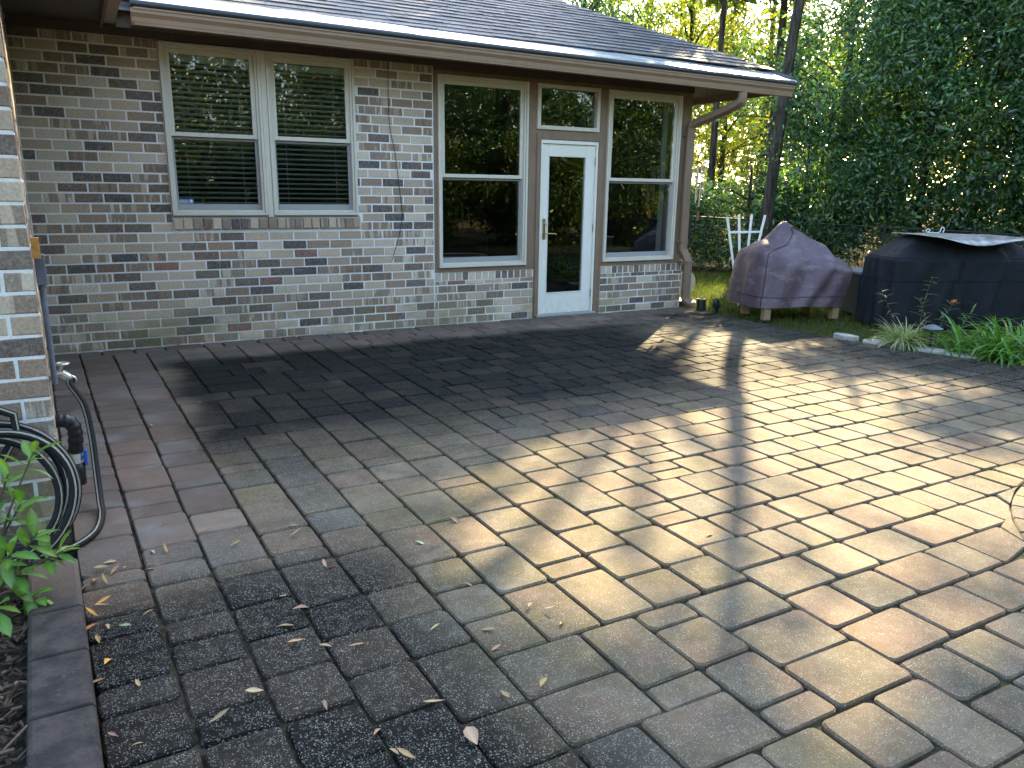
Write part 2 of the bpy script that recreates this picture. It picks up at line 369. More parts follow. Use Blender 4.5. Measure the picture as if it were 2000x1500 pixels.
def paver_poly(x0, x1, y0, y1, g=.0052):
    j = lambda: g+rnd.uniform(-.002, .003)
    x0 += j(); x1 -= j(); y0 += j(); y1 -= j(); r = min(.021, (x1-x0)*.2, (y1-y0)*.2)*rnd.uniform(.6, 1.3); P = []; tw = rnd.uniform(-.012, .012); mx, my = (x0+x1)/2, (y0+y1)/2
    for cx, cy, a0 in ((x1-r, y1-r, 0), (x0+r, y1-r, 90), (x0+r, y0+r, 180), (x1-r, y0+r, 270)):
        for k in range(3): a = R(a0+45*k); P.append((cx+r*math.cos(a)+rnd.uniform(-.002, .002), cy+r*math.sin(a)+rnd.uniform(-.002, .002)))
    return [(x-tw*(y-my), y+tw*(x-mx)) for x, y in P]
def clip_poly(P):
    out = []; ins = 0
    for x, y in P:
        e = edge_x(y)
        if x > e-.005: x = e-.005; ins += 1
        d = math.hypot(x-CC[0], y-CC[1])
        if d < CR:
            ins += 1; k = CR/max(d, .01); x, y = CC[0]+(x-CC[0])*k, CC[1]+(y-CC[1])*k
        out.append((x, y))
    return out if ins < len(P)-2 else None
def add_paver(mb, P, c):
    z = rnd.uniform(-.003, .003); tx, ty = rnd.uniform(-.012, .012), rnd.uniform(-.012, .012)
    n = len(P); cx = sum(p[0] for p in P)/n; cy = sum(p[1] for p in P)/n
    def Z(x, y): return z+tx*(x-cx)+ty*(y-cy)
    rings = []
    for k, dz in ((1.0, -.028), (1.0, -.007), (None, 0)):
        ring = []
        for x, y in P:
            if k is None:
                d = math.hypot(x-cx, y-cy); s_ = max(0, 1-.0075/max(d, .01)); x, y = cx+(x-cx)*s_, cy+(y-cy)*s_
            ring.append((x, y, Z(x, y)+dz))
        rings.append(ring)
    mb.rings(rings, c=c)
pavers = []
def emit(x0, x1, y0, y1, wp=True):
    P = paver_poly(x0, x1, y0, y1); P = [(warp(x, y), y) for x, y in P]
    P = clip_poly(P)
    if P:
        area = .5*abs(sum(P[i][0]*P[i-1][1]-P[i-1][0]*P[i][1] for i in range(len(P))))
        if area > .004: pavers.append((P, pcol(P[0][0]-.1, P[0][1])))
LEN = [.15, .18, .24, .24, .24, .30, .36]
# border along the side wall, columns running to the house, then rows along the wall
colx = [-.165, .07, .305, 2.225]
for i in range(2):
    y = -.245 if i else -.02
    ylow = -4.9 if i == 0 else -7.6
    while y > ylow:
        l = rnd.choice(LEN)
        if y-l < ylow: l = y-ylow
        if l > .05: emit(colx[i], colx[i+1], y-l, y)
        y -= l
U = .12; NU, NV = 16, 62; occ = [[False]*NU for _ in range(NV)]
SZ = [((2, 2), 6), ((2, 3), 4), ((3, 2), 4), ((2, 1), 1.2), ((1, 2), 1.2), ((1, 1), 0)]
for jv in range(NV):
    for iu in range(NU):
        if occ[jv][iu]: continue
        fit = [(sz, w) for sz, w in SZ if iu+sz[0] <= NU and jv+sz[1] <= NV and not any(occ[jv+b][iu+a] for a in range(sz[0]) for b in range(sz[1]))]
        run = 0
        while iu+run < NU and not occ[jv][iu+run]: run += 1
        f2_ = [(sz, w) for sz, w in fit if run-sz[0] != 1 and sz[0] > 1]
        if f2_: fit = f2_
        if sum(w for _, w in fit) == 0: sz = (1, 1)
        else: sz = rnd.choices([f[0] for f in fit], [f[1] for f in fit])[0]
        for a in range(sz[0]):
            for b in range(sz[1]): occ[jv+b][iu+a] = True
        emit(.305+iu*U, .305+(iu+sz[0])*U, -.245-(jv+sz[1])*U, -.245-jv*U)
y = -4.9
while y > -7.6:
    l = rnd.choice(LEN); emit(-.168, .07, y-l, y); y -= l
x = colx[1]
while x < 7.0:
    w = rnd.choice([.16, .24, .3]); emit(x, x+w, -.245, -.02); x += w
yy = -.245
while yy > -7.9:
    x = 2.225
    hgt = .237
    while x < 9.2:
        w = rnd.choice([.16, .18, .23, .24, .24, .27, .34])
        x1 = x+w
        if rnd.random() < .05 and w >= .22:
            emit(x, x1, yy-hgt, yy-hgt*.52); emit(x, x1, yy-hgt*.52, yy)
        else: emit(x, x1, yy-hgt, yy)
        x = x1
        if x > edge_x(yy)+.1: break
    yy -= hgt
# ring of wedges inside the circle
def ring_pavers(r0, r1, n):
    for k in range(n):
        a0, a1 = 2*math.pi*k/n, 2*math.pi*(k+1)/n; g0, g1 = .005/r0, .005/r1
        P = []
        for t in (0, .5, 1): a = a0+g1+(a1-a0-2*g1)*t; P.append((CC[0]+(r1-.004)*math.cos(a), CC[1]+(r1-.004)*math.sin(a)))
        for t in (1, .5, 0): a = a0+g0+(a1-a0-2*g0)*t; P.append((CC[0]+(r0+.004)*math.cos(a), CC[1]+(r0+.004)*math.sin(a)))
        pavers.append((P, pcol()))
for r0, r1, n in ((1.42, 1.655, 58), (1.18, 1.415, 48), (.94, 1.175, 40), (.70, .935, 30)): ring_pavers(r0, r1, n)
def pcen(P): return sum(p[0] for p in P)/len(P), sum(p[1] for p in P)/len(P)
def inview(x, y, z, mg=1.02):
    v = Vector((x, y, z))-CAM; d = v.dot(fw)
    return d > .3 and abs(v.dot(r2)/d) < mg*1000/1507.26 and abs(v.dot(u2)/d) < mg*750/1507.26
def near_split(items, cen, n):
    vis = [i for i, it in enumerate(items) if inview(*cen(it))]
    vis.sort(key=lambda i: (Vector(cen(items[i]))-CAM).length)
    return set(vis[:n])
sel = near_split(pavers, lambda it: (*pcen(it[0]), 0), 300)
rest = MB()
for i, (P, c) in enumerate(pavers):
    if i in sel:
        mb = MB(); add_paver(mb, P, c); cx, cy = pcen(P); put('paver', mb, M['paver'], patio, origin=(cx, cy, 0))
    else: add_paver(rest, P, c)
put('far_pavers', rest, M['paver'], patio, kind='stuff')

# ------------------------------------------------------------------ the house
house = thing('brick_house', (3.4, 0, 0), 'single storey tan and brown brick house with taupe trim and grey shingle roof', 'house')
BP = [((.53, .41, .29), 6), ((.58, .46, .34), 5), ((.46, .33, .225), 4), ((.14, .098, .076), 3.5), ((.07, .057, .052), 3.2), ((.30, .195, .13), 3), ((.27, .12, .085), .5), ((.62, .51, .39), 4)]
def bcol():
    c = rnd.choices([p[0] for p in BP], [p[1] for p in BP])[0]; k = rnd.uniform(.85, 1.15)
    return (c[0]*k, c[1]*k, c[2]*k, rnd.random())
def brick_mesh(u0, u1, z0, z1, F, c, proud=0.0, depth=.02):
    """brick with worn arrises; F maps (u, out, z) to world"""
    mb = MB(); j = lambda: rnd.uniform(-.0015, .0015); e = .0035; p = proud+rnd.uniform(-.0015, .002)
    r = []
    for ins, out in ((0, -depth), (0, p-.004), (e, p)):
        r.append([F(u0+ins+j(), out, z0+ins+j()), F(u1-ins+j(), out, z0+ins+j()), F(u1-ins+j(), out, z1-ins+j()), F(u0+ins+j(), out, z1-ins+j())])
    mb.rings(r, c=c); return mb
bricks = []       # (mesh, centre, wallname)
COURSE, MODULE, MJ = .0892, .237, .0135
def brick_field(u0, u1, z0, z1, F, wall, holes=(), shift=0.0, c0=0):
    n = int(round((z1-z0)/COURSE))+1
    for i in range(n):
        za = z0+i*COURSE; zb = min(za+COURSE-MJ, z1)
        if zb-za < .02: continue
        u = u0-(MODULE*.5 if (i+c0) % 2 else 0)-shift-rnd.uniform(0, .012)
        while u < u1:
            w = MODULE+rnd.uniform(-.006, .006); a, b = u, u+w-MJ; u += w
            segs = [(max(a, u0), min(b, u1))]
            for (h0, h1, k0, k1) in holes:
                if zb > k0+.01 and za < k1-.01:
                    new = []
                    for s0, s1 in segs:
                        if s1 <= h0 or s0 >= h1: new.append((s0, s1))
                        else:
                            if s0 < h0: new.append((s0, h0))
                            if s1 > h1: new.append((h1, s1))
                    segs = new
            for s0, s1 in segs:
                if s1-s0 > .022:
                    mb = brick_mesh(s0, s1, za, zb, F, bcol()); bricks.append((mb, F((s0+s1)/2, 0, (za+zb)/2), wall))
def rowlocks(u0, u1, z0, z1, F, wall, proud=0.0, pitch=.084):
    n = int((u1-u0)/pitch); pt = (u1-u0)/n
    for i in range(n):
        mb = brick_mesh(u0+i*pt, u0+(i+1)*pt-MJ, z0, z1, F, bcol(), proud); bricks.append((mb, F(u0+(i+.5)*pt, 0, (z0+z1)/2), wall))
FM = lambda u, o, z: (u, -o, z)
# wall cores (mortar shows between the bricks)
MY = .0035
wm = MB()
wm.box((-.36, MY, -.1), (.794, .25, 2.80)); wm.box((.7945, MY, -.1), (2.5885, .25, 1.205)); wm.box((2.589, MY, -.1), (3.452, .25, 2.80))
wm.box((.7945, .05, 2.745), (2.5885, .25, 2.80))
wm.box((3.4525, MY, -.1), (4.728, .25, .59)); wm.box((5.705, MY, -.1), (7.03, .25, .59)); wm.box((4.7285, MY, -.1), (5.7045, .25, .0))
wall_main = put('wall', wm, M['mortar'], house)
SIDE0, SIDE1 = Vector((-.172, -4.30, 0)), Vector((-.345, 0.0, 0))
sd = (SIDE1-SIDE0); sl = sd.length; sd.normalize(); sn = Vector((sd.y, -sd.x, 0))       # outward (+x)
FW = lambda u, o, z: (-.172-u, -4.30-o, z)
FS = lambda u, o, z: tuple(SIDE0+sd*u+sn*o+Vector((0, 0, z)))
ww = MB()
ww.box((-3.2, -4.30+MY, -.1), (-.172-.0095, -4.10, 2.80))
q = SIDE0-sn*MY+sd*.008
ww.obox(q+Vector((0, 0, -.1)), -sn*.2, sd*(sl-.0), (0, 0, 2.9))
wall_wing = put('wall', ww, M['mortar'], house, label='mortared wall of the near wing at the left edge')
brick_field(-.335, 3.44, .004, 2.75, FM, 'main', holes=[(.794-.004, 2.589+.004, 1.205, 2.80), (.79, 2.622, 1.075, 1.215)])
rowlocks(.80, 2.615, 1.098, 1.196, FM, 'main', .028)
brick_field(3.456, 4.724, .004+.0, .492, FM, 'main', shift=.07, c0=1); rowlocks(3.456, 4.724, .496, .585, FM, 'main')
brick_field(5.712, 7.03, .004, .492, FM, 'main', shift=.12); rowlocks(5.712, 7.03, .496, .585, FM, 'main')
brick_field(.002, 1.5, .004, 2.75, FW, 'wing', c0=1)
brick_field(.02, sl, .004, 2.75, FS, 'wing', shift=.11)
bsel = near_split(bricks, lambda it: it[1], 300)
rest = {'main': MB(), 'wing': MB()}
for i, (mb, c, w) in enumerate(bricks):
    par = wall_main if w == 'main' else wall_wing
    if i in bsel: put('brick', mb, M['brick'], par, origin=c)
    else: rest[w].add(mb.v, mb.f, mb.c[0])
put('other_bricks', rest['main'], M['brick'], wall_main, kind='stuff'); put('other_bricks', rest['wing'], M['brick'], wall_wing, kind='stuff')
# other sides of the house, hidden behind
ow = MB(); ow.box((6.80, .26, -.1), (7.03, 9.6, 2.8)); ow.box((-6, 9.4, -.1), (6.79, 9.6, 2.8)); ow.box((-6.2, -4.0, -.1), (-6, 9.39, 2.8))
put('rear_wall', ow, M['mortar'], house)
# taupe framing of the sun room
tp = MB(); TY0, TY1 = -.004, .24
for a, b in [((3.4525, 2.68), (7.03, 2.80)), ((3.4525, .5905), (3.495, 2.6795)), ((4.613, .5905), (4.7305, 2.6795)), ((5.5965, .5905), (5.719, 2.6795)), ((6.852, .5905), (7.03, 2.6795)),
             ((3.4955, .5905), (4.6125, .641)), ((5.7195, .5905), (6.8515, .641)), ((4.731, 2.074), (5.596, 2.183)), ((4.7285, 0), (4.7935, .590)), ((4.731, .5905), (4.7935, 2.0735)), ((5.5965, 0), (5.7045, .590))]:
    tp.box((a[0], TY0, a[1]), (b[0], TY1, b[1]))
trim = put('sunroom_framing', tp, M['taupe'], house)
cs = MB(); cs.box((4.735, -.022, .01), (4.790, -.0045, 2.150)); cs.box((5.600, -.022, .01), (5.652, -.0045, 2.150)); cs.box((4.7905, -.022, 2.076), (5.5995, -.0045, 2.150))
bevel(put('door_casing', cs, M['taupe'], house))
fz = MB(); fz.box((-.33, -.024, 2.752), (3.452, .0, 2.90)); fz.box((3.4525, -.028, 2.72), (7.03, -.0045, 2.90))
put('frieze_board', fz, M['soffit'], house)
# eaves
GX0, GX1 = .56, 8.13
sf = MB(); sf.box((-.34, -.50, 2.83), (GX1-.02, .20, 2.85)); sf.box((7.04, .205, 2.83), (GX1-.02, 10, 2.85)); sf.box((-.36, -4.98, 2.80), (.33, -.505, 2.82)); sf.box((-6.2, -4.98, 2.80), (-.365, -4.1, 2.82))
put('soffit', sf, M['soffit'], house)
fa = MB(); fa.box((.45, -.52, 2.74), (GX1-.1, -.501, 2.93)); fa.box((GX1-.045, -.50, 2.74), (GX1-.025, 10, 2.93)); fa.box((.331, -5.0, 2.72), (.352, -.525, 2.90)); fa.box((-6.2, -5.0, 2.72), (.33, -4.98, 2.90))
put('fascia', fa, M['soffit'], house)
gp = [(-.522, 0), (-.600, 0), (-.606, .012), (-.612, .02), (-.618, .055), (-.640, .085), (-.642, .118), (-.632, .122), (-.626, .100), (-.522, .095)]
GZ = 2.758
gt = MB(); gt.extr([(y, GZ+z) for y, z in gp], (GX0, 0), (GX1, -.056))
gut = put('gutter', gt, M['gutter'], house)
gb = MB(); gb.extr([(y, GZ+z) for y, z in ((-.604, -.004), (-.619, -.004), (-.622, .014), (-.604, .014))], (GX0+.02, 0), (GX1, -.056)); gb.extr([(y, GZ+z) for y, z in ((-.634, .112), (-.650, .112), (-.650, .127), (-.634, .127))], (GX0+.02, 0), (GX1, -.056))
put('gutter_lip', gb, M['gutter'], gut)
wg = MB(); ecx = .353
wg.add([(ecx, -5.0, 2.735), (ecx+.08, -5.0, 2.735), (ecx+.115, -5.0, 2.86), (ecx, -5.0, 2.86), (ecx, -.68, 2.735), (ecx+.08, -.68, 2.735), (ecx+.115, -.68, 2.86), (ecx, -.68, 2.86)], [(0,3,2,1),(4,5,6,7),(0,1,5,4),(1,2,6,5),(2,3,7,6),(3,0,4,7)])
put('gutter', wg, M['gutter'], house, label='gutter along the eave of the near wing')
# gutter guard: dark nose and bright strip
def gz(x): return -.056*(x-GX0)/(GX1-GX0)
nz = MB(); nose = [(-.642+.022*math.cos(R(a)), GZ+.150+.026*math.sin(R(a))) for a in range(80, 290, 21)]+[(-.60, GZ+.128), (-.60, GZ+.172)]
nz.extr(nose, (GX0+.0, 0), (GX1+.02, -.056)); put('gutter_guard_nose', nz, M['guardlip'], house, smooth=False)
x = GX0
while x < GX1-.05:
    x1 = min(x+1.22, GX1+.015); g = MB(); s_ = rnd.uniform(-.003, .003)
    prof = [(-.645, GZ+.174+s_), (-.430, GZ+.280+s_), (-.430, GZ+.286+s_), (-.648, GZ+.180+s_)]
    g.extr(prof, (x+.002, gz(x)), (x1-.002, gz(x1))); put('gutter_guard', g, M['guard'], house); x = x1
# roof
SL = .47; RZ0 = GZ+.228; RY0 = -.50
def roofz(y, x=None): return RZ0+SL*(y-RY0)-.028
RIDGE = 4.9; XC = 8.16
rf = MB()
hx = XC-(RIDGE+.62)
rf.add([(-3, -.62, roofz(-.62)-.05), (XC, -.62, roofz(-.62)-.05), (hx, RIDGE, roofz(RIDGE)), (-3, RIDGE, roofz(RIDGE)), (XC, RIDGE*2+.62, roofz(-.62)-.05), (-3, RIDGE*2+.62, roofz(-.62)-.05)],
       [(0, 1, 2, 3), (1, 4, 2), (3, 2, 4, 5)])
rf.add([(.46, -5.05, 2.90), (.46, -.5, 2.90), (-3.2, 2.5, 4.6), (-3.2, -1.5, 4.6), (-6.9, -5.05, 2.9), (-6.9, 2, 2.9)], [(0, 1, 2, 3), (4, 0, 3), (3, 2, 5, 4)])
roof = put('roof', rf, M['shingle'], house)
for c in roof.data.attributes['tint'].data: c.color = (.07, .072, .078, 1)
EXPO = .142; cs_, sn_ = 1/math.hypot(1, SL), SL/math.hypot(1, SL)
sh = []
row = 0; s0 = .075
SP = [(.095, .108, .13), (.125, .138, .16), (.07, .08, .096), (.11, .117, .128)]
while row < 34:
    s = s0+row*EXPO; yb = RY0+s*cs_; xlim = XC-(yb+.62)
    if xlim < .6: break
    x = .5-rnd.uniform(0, .3)-.0
    while x < xlim:
        w = rnd.choice([.15, .2, .26, .32, .38]); x1 = min(x+w, xlim); 
        if x1-x > .03:
            k = rnd.uniform(.85, 1.15); c = rnd.choice(SP); c = (c[0]*k, c[1]*k, c[2]*k, 1); t0 = .010+rnd.choice([0, .004]); mb = MB()
            dz = gz(x)*0
            def PT(xx, ss_, h): return (xx, RY0+ss_*cs_-h*sn_, RZ0+ss_*sn_+h*cs_)
            sk = rnd.uniform(-.006, .006)
            b0, b1 = s+sk, s+sk+rnd.uniform(-.003, .003)
            mb.add([PT(x+.002, b0, 0), PT(x1-.002, b1, 0), PT(x1-.002, b1+EXPO*1.15, -.01), PT(x+.002, b0+EXPO*1.15, -.01), PT(x+.002, b0, t0), PT(x1-.002, b1, t0), PT(x1-.002, b1+EXPO*1.15, .001), PT(x+.002, b0+EXPO*1.15, .001)],
                   [(4, 5, 6, 7), (0, 1, 5, 4), (1, 2, 6, 5), (3, 0, 4, 7)], c)
            sh.append((mb, PT((x+x1)/2, s+.07, 0)))
        x = x1
    row += 1
ssel = near_split(sh, lambda it: it[1], 300); rest = MB()
for i, (mb, c) in enumerate(sh):
    if i in ssel: put('shingle', mb, M['shingle'], roof, origin=c)
    else: rest.add(mb.v, mb.f, mb.c[0])
put('other_shingles', rest, M['shingle'], roof, kind='stuff')
for k in range(30):                                               # caps along the hip
    t0 = -.62+.02+k*.15; t1 = t0+.2
    def HP(t, w, h): return (XC-(t+.62)+w, t+0*w, roofz(t)+.012+h-abs(w)*.28)
    mb = MB(); c = rnd.choice(SP); a = [HP(t0, -.12, .012), HP(t0, 0, .018), HP(t0, .12, .012), HP(t1, -.12, 0), HP(t1, 0, .006), HP(t1, .12, 0)]
    lo = [(p[0], p[1], p[2]-.02) for p in a]
    mb.add(a+lo, [(0, 1, 4, 3), (1, 2, 5, 4), (0, 6, 7, 1), (1, 7, 8, 2)], (*c, 1)); put('hip_cap', mb, M['shingle'], roof)
# room seen through the glass
rm = MB(); x0, x1, y0, y1, z0, z1 = -.3, 6.78, .262, 5.2, .012, 2.72
rm.add([(x0,y0,z0),(x1,y0,z0),(x1,y1,z0),(x0,y1,z0),(x0,y0,z1),(x1,y0,z1),(x1,y1,z1),(x0,y1,z1)], [(4,7,6,5),(1,2,6,5),(2,3,7,6),(3,0,4,7)])
put('room_lining', rm, M['dark'], house)
fl = MB(); fl.add([(x0,y0,z0),(x1,y0,z0),(x1,y1,z0),(x0,y1,z0)], [(0, 1, 2, 3)]); put('room_floor', fl, M['floor'], house)

# windows
def frame_ring(mb, x0, x1, z0, z1, w, ya, yb, wb=None):
    wb = w if wb is None else wb
    mb.box((x0, ya, z0), (x0+w, yb, z1)); mb.box((x1-w, ya, z0), (x1, yb, z1)); mb.box((x0+w+.0003, ya, z1-w), (x1-w-.0003, yb, z1)); mb.box((x0+w+.0003, ya, z0), (x1-w-.0003, yb, z0+wb))
def sash_window(x0, x1, z0, z1, zr, label, ow=.055):
    f = MB(); frame_ring(f, x0+.001, x1-.001, z0+.001, z1-.001, .026, -.034, .10, .028)
    w = put('window', f, M['almond'], house, label=label); bevel(w, .004)
    f = MB(); frame_ring(f, x0+.0275, x1-.0275, z0+.0295, z1-.0275, .022, -.016, .099); bevel(put('frame', f, M['almond'], w), .003)
    a, b, c, d = x0+.050, x1-.050, z0+.052, z1-.050
    f = MB(); frame_ring(f, a, b, zr-.026, d, .040, .008, .040, .038); bevel(put('sash', f, M['almond'], w), .003)
    f = MB(); frame_ring(f, a, b, c, zr-.0275, .024, .045, .075, .055); bevel(put('sash', f, M['sill'], w), .003)
    g = MB(); g.box((a+.041, .020, zr+.013), (b-.041, .024, d-.041)); put('pane', g, M['glass'], w)
    g = MB(); g.box((a+.0245, .056, c+.0555), (b-.0245, .060, zr-.052)); put('pane', g, M['glass'], w)
    return w
def win_double():
    s = [(.796, 1.668, 'left window of the pair with closed blinds and a small sticker'), (1.722, 2.587, 'right window of the pair with blinds behind the glass')]
    out = []
    for x0, x1, l in s: out.append(sash_window(x0, x1, 1.224, 2.742, 1.966, l))
    m_ = MB(); m_.box((1.669, -.026, 1.206), (1.721, .10, 2.743)); bevel(put('window_mullion', m_, M['almond'], house), .004)
    s_ = MB(); s_.box((.785, -.006, 1.2065), (2.60, .09, 1.2225)); put('window_sill', s_, M['sill'], house)
    return out
wA, wB = win_double()
wL = sash_window(3.496, 4.612, .642, 2.679, 1.652, 'tall sash window left of the door')
wR = sash_window(5.720, 6.851, .642, 2.679, 1.652, 'tall sash window right of the door')
f = MB(); frame_ring(f, 4.732, 5.595, 2.184, 2.679, .044, -.026, .09); wT = put('window', f, M['almond'], house, label='small fixed transom window above the door'); bevel(wT, .005)
g = MB(); g.box((4.777, .03, 2.229), (5.550, .034, 2.634)); put('pane', g, M['glass'], wT)
st = MB(); st.box((.872, .0545, 1.335), (.998, .0552, 1.378)); stk = put('sticker', st, M['sticker'], wA, label='blue security sticker on the lower pane')
st = MB()
for k in range(3): st.box((.873, .0538, 1.343+k*.010), (.955, .0543, 1.347+k*.010))
st.tube([(.978, .0542, 1.357), (.978, .0536, 1.357)], .015, 12); st.box((.872, .0538, 1.3365), (.994, .0543, 1.3385)); put('sticker', st, M['stickerw'], wA, label='white print on the security sticker')
# door
dm = MB(); z0, z1 = .034, 2.030; x0, x1 = 4.822, 5.568
dm.box((x0, .012, z0), (4.908, .054, z1)); dm.box((5.440, .012, z0), (x1, .054, z1)); dm.box((4.9083, .012, 1.900), (5.4397, .054, z1)); dm.box((4.9083, .012, z0), (5.4397, .054, .280))
door = put('door', dm, M['door'], house, label='white glazed door with a full length pane'); bevel(door, .004)
fm = MB(); frame_ring(fm, 4.9085, 5.4395, .2805, 1.8995, .011, .004, .058); bevel(put('glazing_bead', fm, M['door'], door), .004)
g = MB(); g.box((4.9198, .030, .2918), (5.4282, .034, 1.8882)); put('pane', g, M['glass'], door)
jm = MB(); jm.box((4.794, -.012, .0), (4.8195, .10, 2.0715)); jm.box((5.5705, -.012, .0), (5.596, .10, 2.0715)); jm.box((4.82, -.012, 2.033), (5.570, .10, 2.0715)); put('door_jamb', jm, M['door'], house)
th = MB(); th.box((4.76, -.045, .002), (5.63, .10, .032)); bevel(put('threshold', th, M['sill'], house), .006)
hd = MB(); hd.box((4.848, .000, .935), (4.884, .0115, 1.180)); h = put('handle', hd, M['brass'], door); bevel(h, .006)
hl = MB(); hl.tube(spline([(4.866, .0, 1.005), (4.866, -.045, 1.005), (4.90, -.055, 1.005), (4.99, -.05, 1.0), (5.01, -.045, .99)], 5), .008, 8); hl.tube([(4.866, .0, 1.12), (4.866, -.014, 1.12)], .014, 10); put('lever', hl, M['brass'], h, smooth=True)
for z in (.262, 1.06, 1.85):
    hg = MB(); hg.tube([(5.5695, .004, z-.045), (5.5695, .004, z+.045)], .008, 8); put('hinge', hg, M['brass'], door)
# blinds hang inside the pair of windows
for x0, x1, tilt, lb in ((.850, 1.614, .32, 'white slatted blind behind the left window of the pair'), (1.776, 2.533, .25, 'white slatted blind behind the right window of the pair')):
    b = thing('window_blind', ((x0+x1)/2, .13, 1.27), lb, 'blind', 'blinds in the pair of windows')
    h = MB(); h.box((x0, .105, 2.60), (x1, .155, 2.655)); put('head_rail', h, M['slat'], b)
    z = 2.575
    while z > 1.31:
        s_ = MB(); dz = .024*math.sin(tilt); dy = .024*math.cos(tilt); zz = z+rnd.uniform(-.001, .001)
        s_.add([(x0+.004, .13-dy, zz+dz), (x1-.004, .13-dy, zz+dz), (x1-.004, .13+dy, zz-dz), (x0+.004, .13+dy, zz-dz), (x0+.004, .13-dy, zz+dz-.003), (x1-.004, .13-dy, zz+dz-.003), (x1-.004, .13+dy, zz-dz-.003), (x0+.004, .13+dy, zz-dz-.003)], [(0,1,2,3),(7,6,5,4),(0,4,5,1),(1,5,6,2),(2,6,7,3),(3,7,4,0)])
        put('slat', s_, M['slat'], b); z -= .0475
    s_ = MB(); s_.box((x0, .11, 1.278), (x1, .15, 1.296)); put('bottom_rail', s_, M['slat'], b)
    s_ = MB()
    for xx in (x0+.13, x1-.13): s_.tube([(xx, .104, 1.29), (xx, .104, 2.60)], .0015, 5)
    put('cord', s_, M['slat'], b)
# things standing in the sun room
t = thing('round_table', (4.05, .75, .012), 'round table with a pale rim just inside the tall window left of the door', 'table')
a = MB(); rg = [[(4.05+r_*math.cos(R(k*10)), .75+r_*.62*math.sin(R(k*10)), z) for k in range(36)] for r_, z in ((.40, .69), (.425, .69), (.425, .72), (.40, .72))]
a.rings(rg+[rg[0]], False, False); put('table_rim', a, M['table'], t)
a = MB(); a.rings([[(4.05+r_*math.cos(R(k*10)), .75+r_*.62*math.sin(R(k*10)), z) for k in range(36)] for r_, z in ((.399, .695), (.399, .708))], True, True); put('table_top', a, M['dark'], t)
a = MB(); a.tube([(4.05, .75, .012), (4.05, .75, .69)], .04, 10); a.tube([(4.05, .75, .012), (4.05, .75, .035)], .2, 16); put('pedestal', a, M['dark'], t)
t = thing('side_cabinet', (6.2, .75, .012), 'low dark cabinet inside the tall window right of the door', 'cabinet')
a = MB(); a.box((5.85, .5, .06), (6.6, 1.0, .74)); put('carcass', a, M['dark'], t)
a = MB(); a.box((5.84, .49, .7405), (6.61, 1.01, .765)); put('cabinet_top', a, M['wicker'], t)
for xx in (5.87, 6.54):
    for yy_ in (.52, .94): a = MB(); a.box((xx, yy_, .012), (xx+.04, yy_+.04, .0595)); put('leg', a, M['dark'], t)
t = thing('record_player', (6.15, .74, .765), 'dark box with a pale lid edge on the cabinet inside the right window', 'box')
a = MB(); a.box((5.95, .6, .766), (6.32, .9, .90)); put('case', a, M['wicker'], t); a = MB(); a.box((5.94, .59, .9005), (6.33, .91, .918)); put('lid', a, M['stone'], t)

# downspout
DS = spline([(7.30, -.575, 2.715), (7.30, -.575, 2.62), (7.27, -.53, 2.555), (7.10, -.26, 2.42), (6.985, -.115, 2.34), (6.965, -.075, 2.26), (6.965, -.068, 1.6), (6.965, -.068, .83), (6.972, -.075, .76), (7.005, -.125, .64), (7.012, -.135, .56), (7.012, -.135, .20), (7.02, -.145, .11), (7.06, -.19, .062), (7.11, -.235, .055)], 5)
def rect_tube(mb, pts, w, d):
    vs_ = []; m_ = len(pts)
    for i, p in enumerate(pts):
        t_ = (pts[min(i+1, m_-1)]-pts[max(i-1, 0)]).normalized(); a = Vector((.95, -.3, 0)); a = (a-t_*a.dot(t_)).normalized(); b = t_.cross(a)
        for sx, sy in ((-1, -.7), (-.8, -1), (.8, -1), (1, -.7), (1, .7), (.8, 1), (-.8, 1), (-1, .7)): vs_.append(p+a*sx*w+b*sy*d)
    mb.rings([vs_[i*8:(i+1)*8] for i in range(m_)], True, True)
a = MB(); rect_tube(a, DS, .052, .040); dsp = put('downspout', a, M['taupe'], house, label='taupe downspout with two bends at the corner of the house')
for i0, i1 in ((7, 13), (len(DS)-9, len(DS)-2)):
    for k in range(i0, i1):
        for f_ in (0, .5):
            c_ = DS[k].lerp(DS[k+1], f_); t_ = (DS[k+1]-DS[k]).normalized(); a = MB(); rect_tube(a, [c_-t_*.0035, c_+t_*.0035], .0555, .0435); put('elbow_rib', a, M['taupe'], dsp)
for z in (.86, .60, 2.2):
    a = MB(); a.box((6.90 if z > .7 else 6.95, -.108 if z > .7 else -.175, z), (7.02 if z > .7 else 7.068, .0, z+.03))
    put('downspout_strap', a, M['taupe'], dsp)
# cable on the brick
a = MB(); a.tube(spline([(2.95, -.006, 2.75), (2.948, -.008, 2.6), (2.953, -.007, 2.16), (3.0, -.010, 1.9), (3.027, -.008, 1.7), (3.06, -.007, 1.4), (3.074, -.01, 1.224), (3.03, -.012, 1.0), (2.945, -.008, .737)], 6), .0035, 5); put('cable', a, M['wire'], house)
